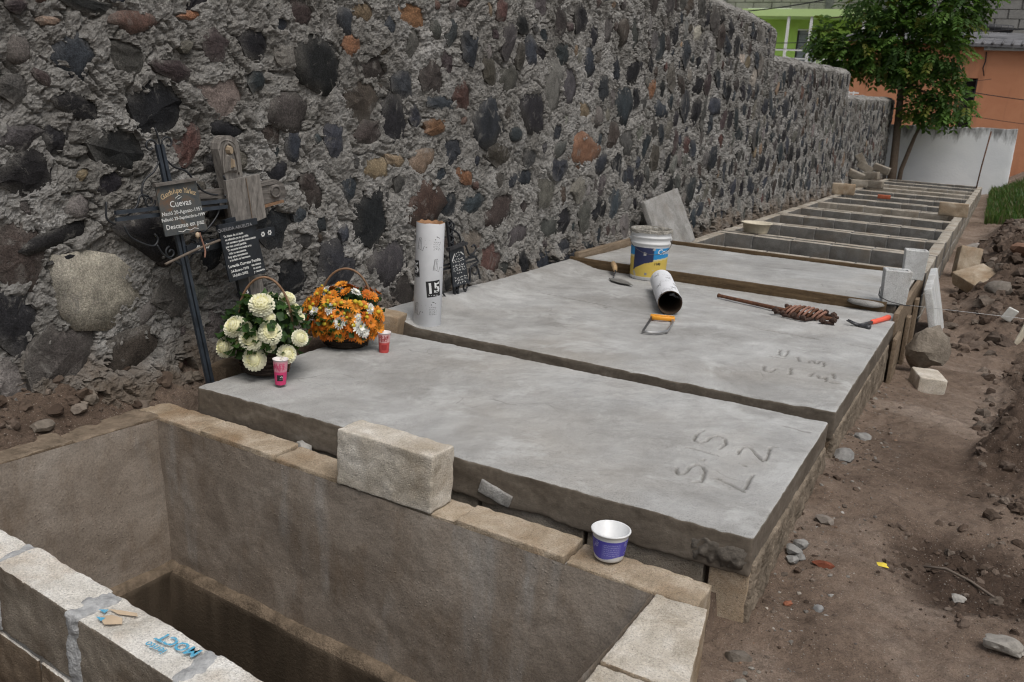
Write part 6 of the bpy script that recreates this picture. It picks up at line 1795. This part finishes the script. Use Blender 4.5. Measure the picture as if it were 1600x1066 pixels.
def orange_house():
    g = thing('orange_house', 'plain orange house with dark doorway behind the whitewashed wall', 'house', (-2, 36, -.4))
    o = Vector(g.location)
    def b(name, mat, *r, par=None):
        mb = MB(); bxx(mb, r[0] - o.x, r[1] - o.x, r[2] - o.y, r[3] - o.y, r[4] - o.z, r[5] - o.z); return mb.build(name, mat, par or g, smooth=False)
    # front wall in pieces around the doorway
    b('wall', 'orange_wall', -5.9, -1.92, 36.0, 36.25, -.4, 4.28)
    b('wall', 'orange_wall', -1.45, 4.0, 36.0, 36.25, -.4, 4.05)
    b('wall', 'orange_wall', -1.92, -1.45, 36.0, 36.25, 3.12, 4.15)
    b('wall', 'orange_wall', -1.92, -1.45, 36.0, 36.25, -.4, .3)
    b('wall', 'orange_wall', -5.9, -5.7, 36.25, 41, -.4, 4.0)
    b('wall', 'orange_wall', 3.8, 4.0, 36.25, 41, -.4, 4.0)
    d = b('doorway', 'dark_room', -1.92, -1.45, 36.20, 36.28, .3, 3.12)
    b('door_frame', 'steel_dark', -1.90, -1.86, 36.05, 36.10, .3, 3.1, par=d)
    b('door_frame', 'steel_dark', -1.50, -1.46, 36.05, 36.10, .3, 3.1, par=d)
    rf = MB(); rf.add([Vector(p) - o for p in ((-6.1, 35.7, 4.36), (4.2, 35.7, 4.10), (4.2, 41.5, 5.1), (-6.1, 41.5, 5.2), (-6.1, 35.7, 4.27), (4.2, 35.7, 4.01), (4.2, 41.5, 5.0), (-6.1, 41.5, 5.1))], [(0, 1, 2, 3), (7, 6, 5, 4), (0, 4, 5, 1), (1, 5, 6, 2), (2, 6, 7, 3), (3, 7, 4, 0)])
    rf = rf.build('roof', 'roof_grey', g, smooth=False)
    for k in range(34):
        x = -6.0 + .3 * k; mb = MB(); z0 = 4.365 - .0252 * (x + 6.1)
        mb.tube([Vector((x, 35.68, z0 + .01)) - o, Vector((x, 41.4, z0 + .85)) - o], .045, 6); mb.build('roof_rib', 'roof_grey', rf)
    mb = MB(); mb.tube([Vector((-1.35, 35.95, 4.0)) - o, Vector((-1.32, 35.9, 3.7)) - o, Vector((-1.36, 35.9, 3.45)) - o, Vector((-1.28, 35.9, 3.2)) - o], .02, 6); mb.build('wire_drop', 'cable', g)
    t = thing('roof_pipe', 'black ribbed pipe resting on the grey roof of the orange house', 'pipe', (-1.3, 38, 4.8))
    mb = MB(); mb.tube([(-.55, 0, .20), (-.5, 0, .20), (.55, 0, .14), (.6, 0, .14)], [.10, .13, .13, .10], 10); mb.build('barrel', 'black_tank', t)
    for k in range(5):
        x = -.45 + .22 * k; mb = MB(); mb.tube([(x, 0, .195 - .055 * (k / 4)), (x + .03, 0, .193 - .055 * (k / 4))], .142, 10); mb.build('rib', 'steel_dark', t)
orange_house()

def block_house():
    """grey unfinished block houses on the hill behind"""
    g = thing('block_house', 'unfinished grey concrete-block house above the orange roof', 'house', (0, 44, -.4))
    me = None
    mb = MB(); bxx(mb, -6, 8, 0, 6, 0, 9.4); mb.build('wall', 'house_block', g, smooth=False)
    mb = MB(); bxx(mb, -.42, .42, -.04, .0, -.17, .17); o_ = mb.build('concrete_block', 'house_block2', g, smooth=False); me = o_.data; bpy.data.objects.remove(o_)
    rs = random.Random(4)
    for r in range(10):
        for c in range(15):
            x = -5.6 + .9 * c + (.45 if r % 2 else 0); z = 5.4 + .37 * r
            if x > 7.3: continue
            o = link('concrete_block', me, g, (x, -.0 - rs.uniform(0, .02), z))
    for x in (-6, .5, 7.6):
        mb = MB(); bxx(mb, x, x + .4, -.10, .1, 0, 9.4); mb.build('pillar', 'roof_grey', g, smooth=False)
    g2 = thing('block_house', 'grey concrete-block upper storey behind the green house', 'house', (-11, 47, -.4))
    mb = MB(); bxx(mb, -6, 7, 0, 6, 0, 9.6); mb.build('wall', 'house_block', g2, smooth=False)
    for r in range(9):
        for c in range(14):
            x = -5.5 + .9 * c + (.45 if r % 2 else 0); z = 6.4 + .37 * r
            if x > 6.3 or z > 9.4: continue
            link('concrete_block', me, g2, (x, -.0 - rs.uniform(0, .02), z))
    for x in (-3.2, 2.0): 
        mb = MB(); bxx(mb, x, x + .35, -.10, .1, 0, 9.6); mb.build('pillar', 'roof_grey', g2, smooth=False)
plain('house_block2', (.24, .235, .225), .95, .1, 0, .35, 1.1, .6, 25, .02)
block_house()

def green_house():
    g = thing('green_house', 'lime green two-storey house with white railings beyond the stone wall', 'house', (-9, 42, -.4))
    o = Vector(g.location)
    def b(name, mat, *r, par=None):
        mb = MB(); bxx(mb, r[0] - o.x, r[1] - o.x, r[2] - o.y, r[3] - o.y, r[4] - o.z, r[5] - o.z); return mb.build(name, mat, par or g, smooth=False)
    b('wall', 'green_wall', -14, -9.28, 43.0, 43.2, -.4, 6.0); b('wall', 'green_wall', -8.30, -6.0, 43.0, 43.2, -.4, 6.0)
    b('wall', 'green_wall', -9.28, -8.30, 43.0, 43.2, 5.32, 6.0); b('wall', 'green_wall', -9.28, -8.30, 43.0, 43.2, -.4, 3.9)
    b('wall', 'green_wall', -6.2, -6.0, 43.2, 46.8, -.4, 6.0)
    b('roof_slab', 'green_pale', -14, -5.8, 41.7, 46.9, 5.72, 6.02)
    b('balcony_floor', 'white_paint', -14, -5.8, 41.7, 43.0, 3.45, 3.62)
    w = b('window', 'curtain', -9.28, -8.30, 43.10, 43.14, 3.9, 5.32)
    for x in (-9.28, -8.82, -8.37): b('frame', 'steel_dark', x, x + .06, 43.02, 43.07, 3.9, 5.32, par=w)
    for z in (3.9, 5.26): b('frame', 'white_paint', -9.28, -8.30, 42.97, 43.015, z, z + .06, par=w)
    for k in range(5): b('bar', 'steel_dark', -9.28, -8.30, 42.975, 42.99, 4.1 + .25 * k, 4.115 + .25 * k, par=w)
    for x in (-9.52, -8.55, -6.4): b('post', 'white_paint', x, x + .11, 41.75, 41.86, 3.62, 5.72)
    b('post', 'white_paint', -11.3, -9.41, 41.78, 41.86, 5.93, 6.05)
    for z in (3.95, 4.3): b('rail', 'white_paint', -11.2, -5.9, 41.78, 41.83, z, z + .06)
    for k in range(30):
        x = -8.1 + .07 * k
        if x < -5.95: b('baluster', 'white_paint', x, x + .02, 41.785, 41.825, 3.62, 3.95)
green_house()

def small_gate():
    t = thing('white_railing', 'white ornamental iron railing glimpsed past the end of the stone wall', 'railing', (-5.3, 33, 0))
    for k in range(5):
        mb = MB(); x = -.35 + .16 * k; mb.box((x, 0, 1.3), (.05, .05, 2.2)); mb.build('bar', 'white_paint', t, smooth=False)
    for z in (1.7, 2.05, 2.35):
        mb = MB(); mb.box((0, .03, z), (.9, .04, .05)); mb.build('rail', 'white_paint', t, smooth=False)
small_gate()

def tree():
    g = thing('tree', 'leafy green tree growing in front of the whitewashed wall', 'tree', (-2.68, 26.2, -.35))
    o = Vector(g.location)
    def limb(pts, rad, name='limb'):
        mb = MB(); mb.tube([Vector(p) - o for p in pts], rad, 9); return mb.build(name, 'trunk', g)
    limb([(-2.68, 26.2, -.4), (-2.69, 26.2, .3), (-2.74, 26.2, 1.2), (-2.80, 26.2, 2.1), (-2.86, 26.2, 2.7), (-2.98, 26.2, 3.5), (-3.1, 26.2, 4.6)], [.13, .105, .095, .085, .08, .06, .03], 'trunk')
    limb([(-2.52, 26.35, -.4), (-2.50, 26.35, .2), (-2.38, 26.35, .75), (-2.30, 26.35, 1.1), (-2.15, 26.3, 1.5)], [.07, .06, .055, .045, .02], 'stem')
    for p in ([(-2.80, 26.2, 2.1), (-2.5, 26.15, 2.45), (-2.3, 26.1, 2.9)], [(-2.86, 26.2, 2.7), (-3.6, 26.1, 3.1), (-4.6, 26.0, 3.3)], [(-2.95, 26.2, 3.2), (-2.3, 26.3, 3.8), (-1.8, 26.3, 4.3)], [(-2.84, 26.2, 2.4), (-2.2, 26.0, 2.2), (-1.6, 26.0, 2.0)], [(-3.0, 26.2, 3.6), (-3.8, 26.5, 4.2), (-4.9, 26.3, 4.0)]):
        limb(p, [.045, .03, .014])
    lobes = [(-3.0, 26.0, 3.55, 1.05, .95), (-3.9, 26.0, 3.25, .85, .58), (-4.5, 26.1, 3.1, .50, .46), (-5.0, 26.2, 3.6, .36, .50), (-3.5, 26.1, 4.5, 1.15, .9), (-2.2, 26.0, 4.2, 1.1, .9), (-1.55, 26.2, 4.65, .75, .65), (-2.0, 25.9, 3.2, .75, .7), (-2.0, 26.0, 2.35, .70, .60), (-1.55, 26.1, 1.95, .55, .50), (-2.3, 26.1, 1.80, .42, .34), (-3.3, 25.9, 3.0, .80, .48), (-4.3, 26.1, 2.9, .5, .34), (-2.7, 26.1, 5.3, 1.2, .8), (-2.9, 25.7, 2.75, .42, .30)]
    rs = random.Random(9); mb = MB()
    for (x, y, z, rx, rz) in lobes:
        for _ in range(int(230 * rx * rz + 25)):
            d = Vector((rs.gauss(0, 1), rs.gauss(0, 1), rs.gauss(0, 1))).normalized(); rr = rs.random() ** .4
            c = Vector((x + d.x * rx * rr, y + d.y * rx * .85 * rr, z + d.z * rz * rr)) - o
            out = (d + Vector((0, -.2, .1))).normalized()
            ax_ = (out + Vector((rs.gauss(0, .5), rs.gauss(0, .5), rs.gauss(0, .3) - .25))).normalized()
            sd_ = ax_.cross(UP).normalized() if abs(ax_.z) < .95 else Vector((1, 0, 0)); nn = sd_.cross(ax_)
            tipy = rr > .8 and rs.random() < .22
            base = (.18, .19, .035) if tipy else rs.choice(((.095, .185, .034), (.07, .145, .03), (.125, .23, .045), (.05, .105, .025)))
            j = rs.uniform(.75, 1.25); col = tuple(q * j for q in base)
            for k in range(4):                                   # paired leaflets along a drooping rachis
                for s in (-1, 1):
                    p = c + ax_ * (.065 * k) - UP * (.010 * k * k)
                    L = .15 * rs.uniform(.75, 1.2); w = .040
                    e = (sd_ * s + ax_ * .55 - nn * .15 - UP * .25).normalized(); f_ = e.cross(nn).normalized()
                    mb.add([p, p + e * L * .5 + f_ * w, p + e * L - UP * .02, p + e * L * .5 - f_ * w], [(0, 1, 2, 3)], col)
    mb.build('crown', 'leafy', g, smooth=False, usecol=True, kind='stuff')
tree()

def grass():
    rs = random.Random(31); mb = MB()
    for _ in range(15000):
        x = rs.uniform(-.35, 2.6) if rs.random() < .8 else rs.uniform(-.45, .3); y = rs.uniform(18.5, 26.9)
        if x < -.30 + .25 * (26 - y) * .05: continue
        h = rs.uniform(.06, .24); a = rs.uniform(0, 2 * PI); w = rs.uniform(.010, .02)
        GRX.append((x, y)); GRP.append((h, a, w, rs.uniform(-.4, .4), rs.uniform(-.4, .4), rs.choice(((.05, .115, .025), (.07, .14, .03), (.035, .08, .018), (.12, .15, .05), (.16, .14, .07))), rs.uniform(.7, 1.3)))
    Z = ground_z(np.array([p[0] for p in GRX]), np.array([p[1] for p in GRX]))[0]
    for (x, y), z, (h, a, w, dx, dy, c, j) in zip(GRX, Z, GRP):
        ca, sa = math.cos(a) * w, math.sin(a) * w
        mb.add([(x - ca, y - sa, z - .02), (x + ca, y + sa, z - .02), (x + dx * h * .4 + ca * .7, y + dy * h * .4 + sa * .7, z + h * .6), (x + dx * h * .4 - ca * .7, y + dy * h * .4 - sa * .7, z + h * .6), (x + dx * h, y + dy * h, z + h)], [(0, 1, 2, 3), (3, 2, 4)], tuple(q * j for q in c))
    mb.build('grass', 'leafy', smooth=False, usecol=True, label='tall green grass on the bank at the far right', cat='grass', kind='stuff')
GRX, GRP = [], []
grass()

def cables():
    specs = [((-2.6, 34, 2.75), (2.5, 33.5, 2.30), .12, .014, 'upper black cable across the orange house front'), ((-2.6, 34, 2.0), (2.5, 33.5, 1.55), .1, .009, 'lower thin black cable across the orange house front'),
             ((-5.0, 34.4, 4.55), (3.0, 34, 5.0), .25, .020, 'thick black cable sagging over the grey roof'), ((-11, 34.5, 5.0), (-5.5, 34.5, 5.75), .15, .02, 'black cable crossing above the green house roof'),
             ((-10.5, 35, 4.05), (-5.0, 35, 4.25), .08, .015, 'thin black cable in front of the green house window'), ((-10.5, 35.3, 3.92), (-5.0, 35.3, 4.0), .08, .010, 'thinnest cable below the one before the green house window'),
             ((-5.0, 34.8, 3.1), (-1.0, 34.8, 3.05), .2, .008, 'thin cable passing behind the tree to the orange house')]
    for a, b, sag, r, lab in specs:
        a, b = Vector(a), Vector(b)
        pts = [a.lerp(b, t / 14) - UP * sag * 4 * (t / 14) * (1 - t / 14) for t in range(15)]
        mb = MB(); mb.tube(pts, r, 5); mb.build('overhead_cable', 'cable', label=lab, cat='cable')
cables()
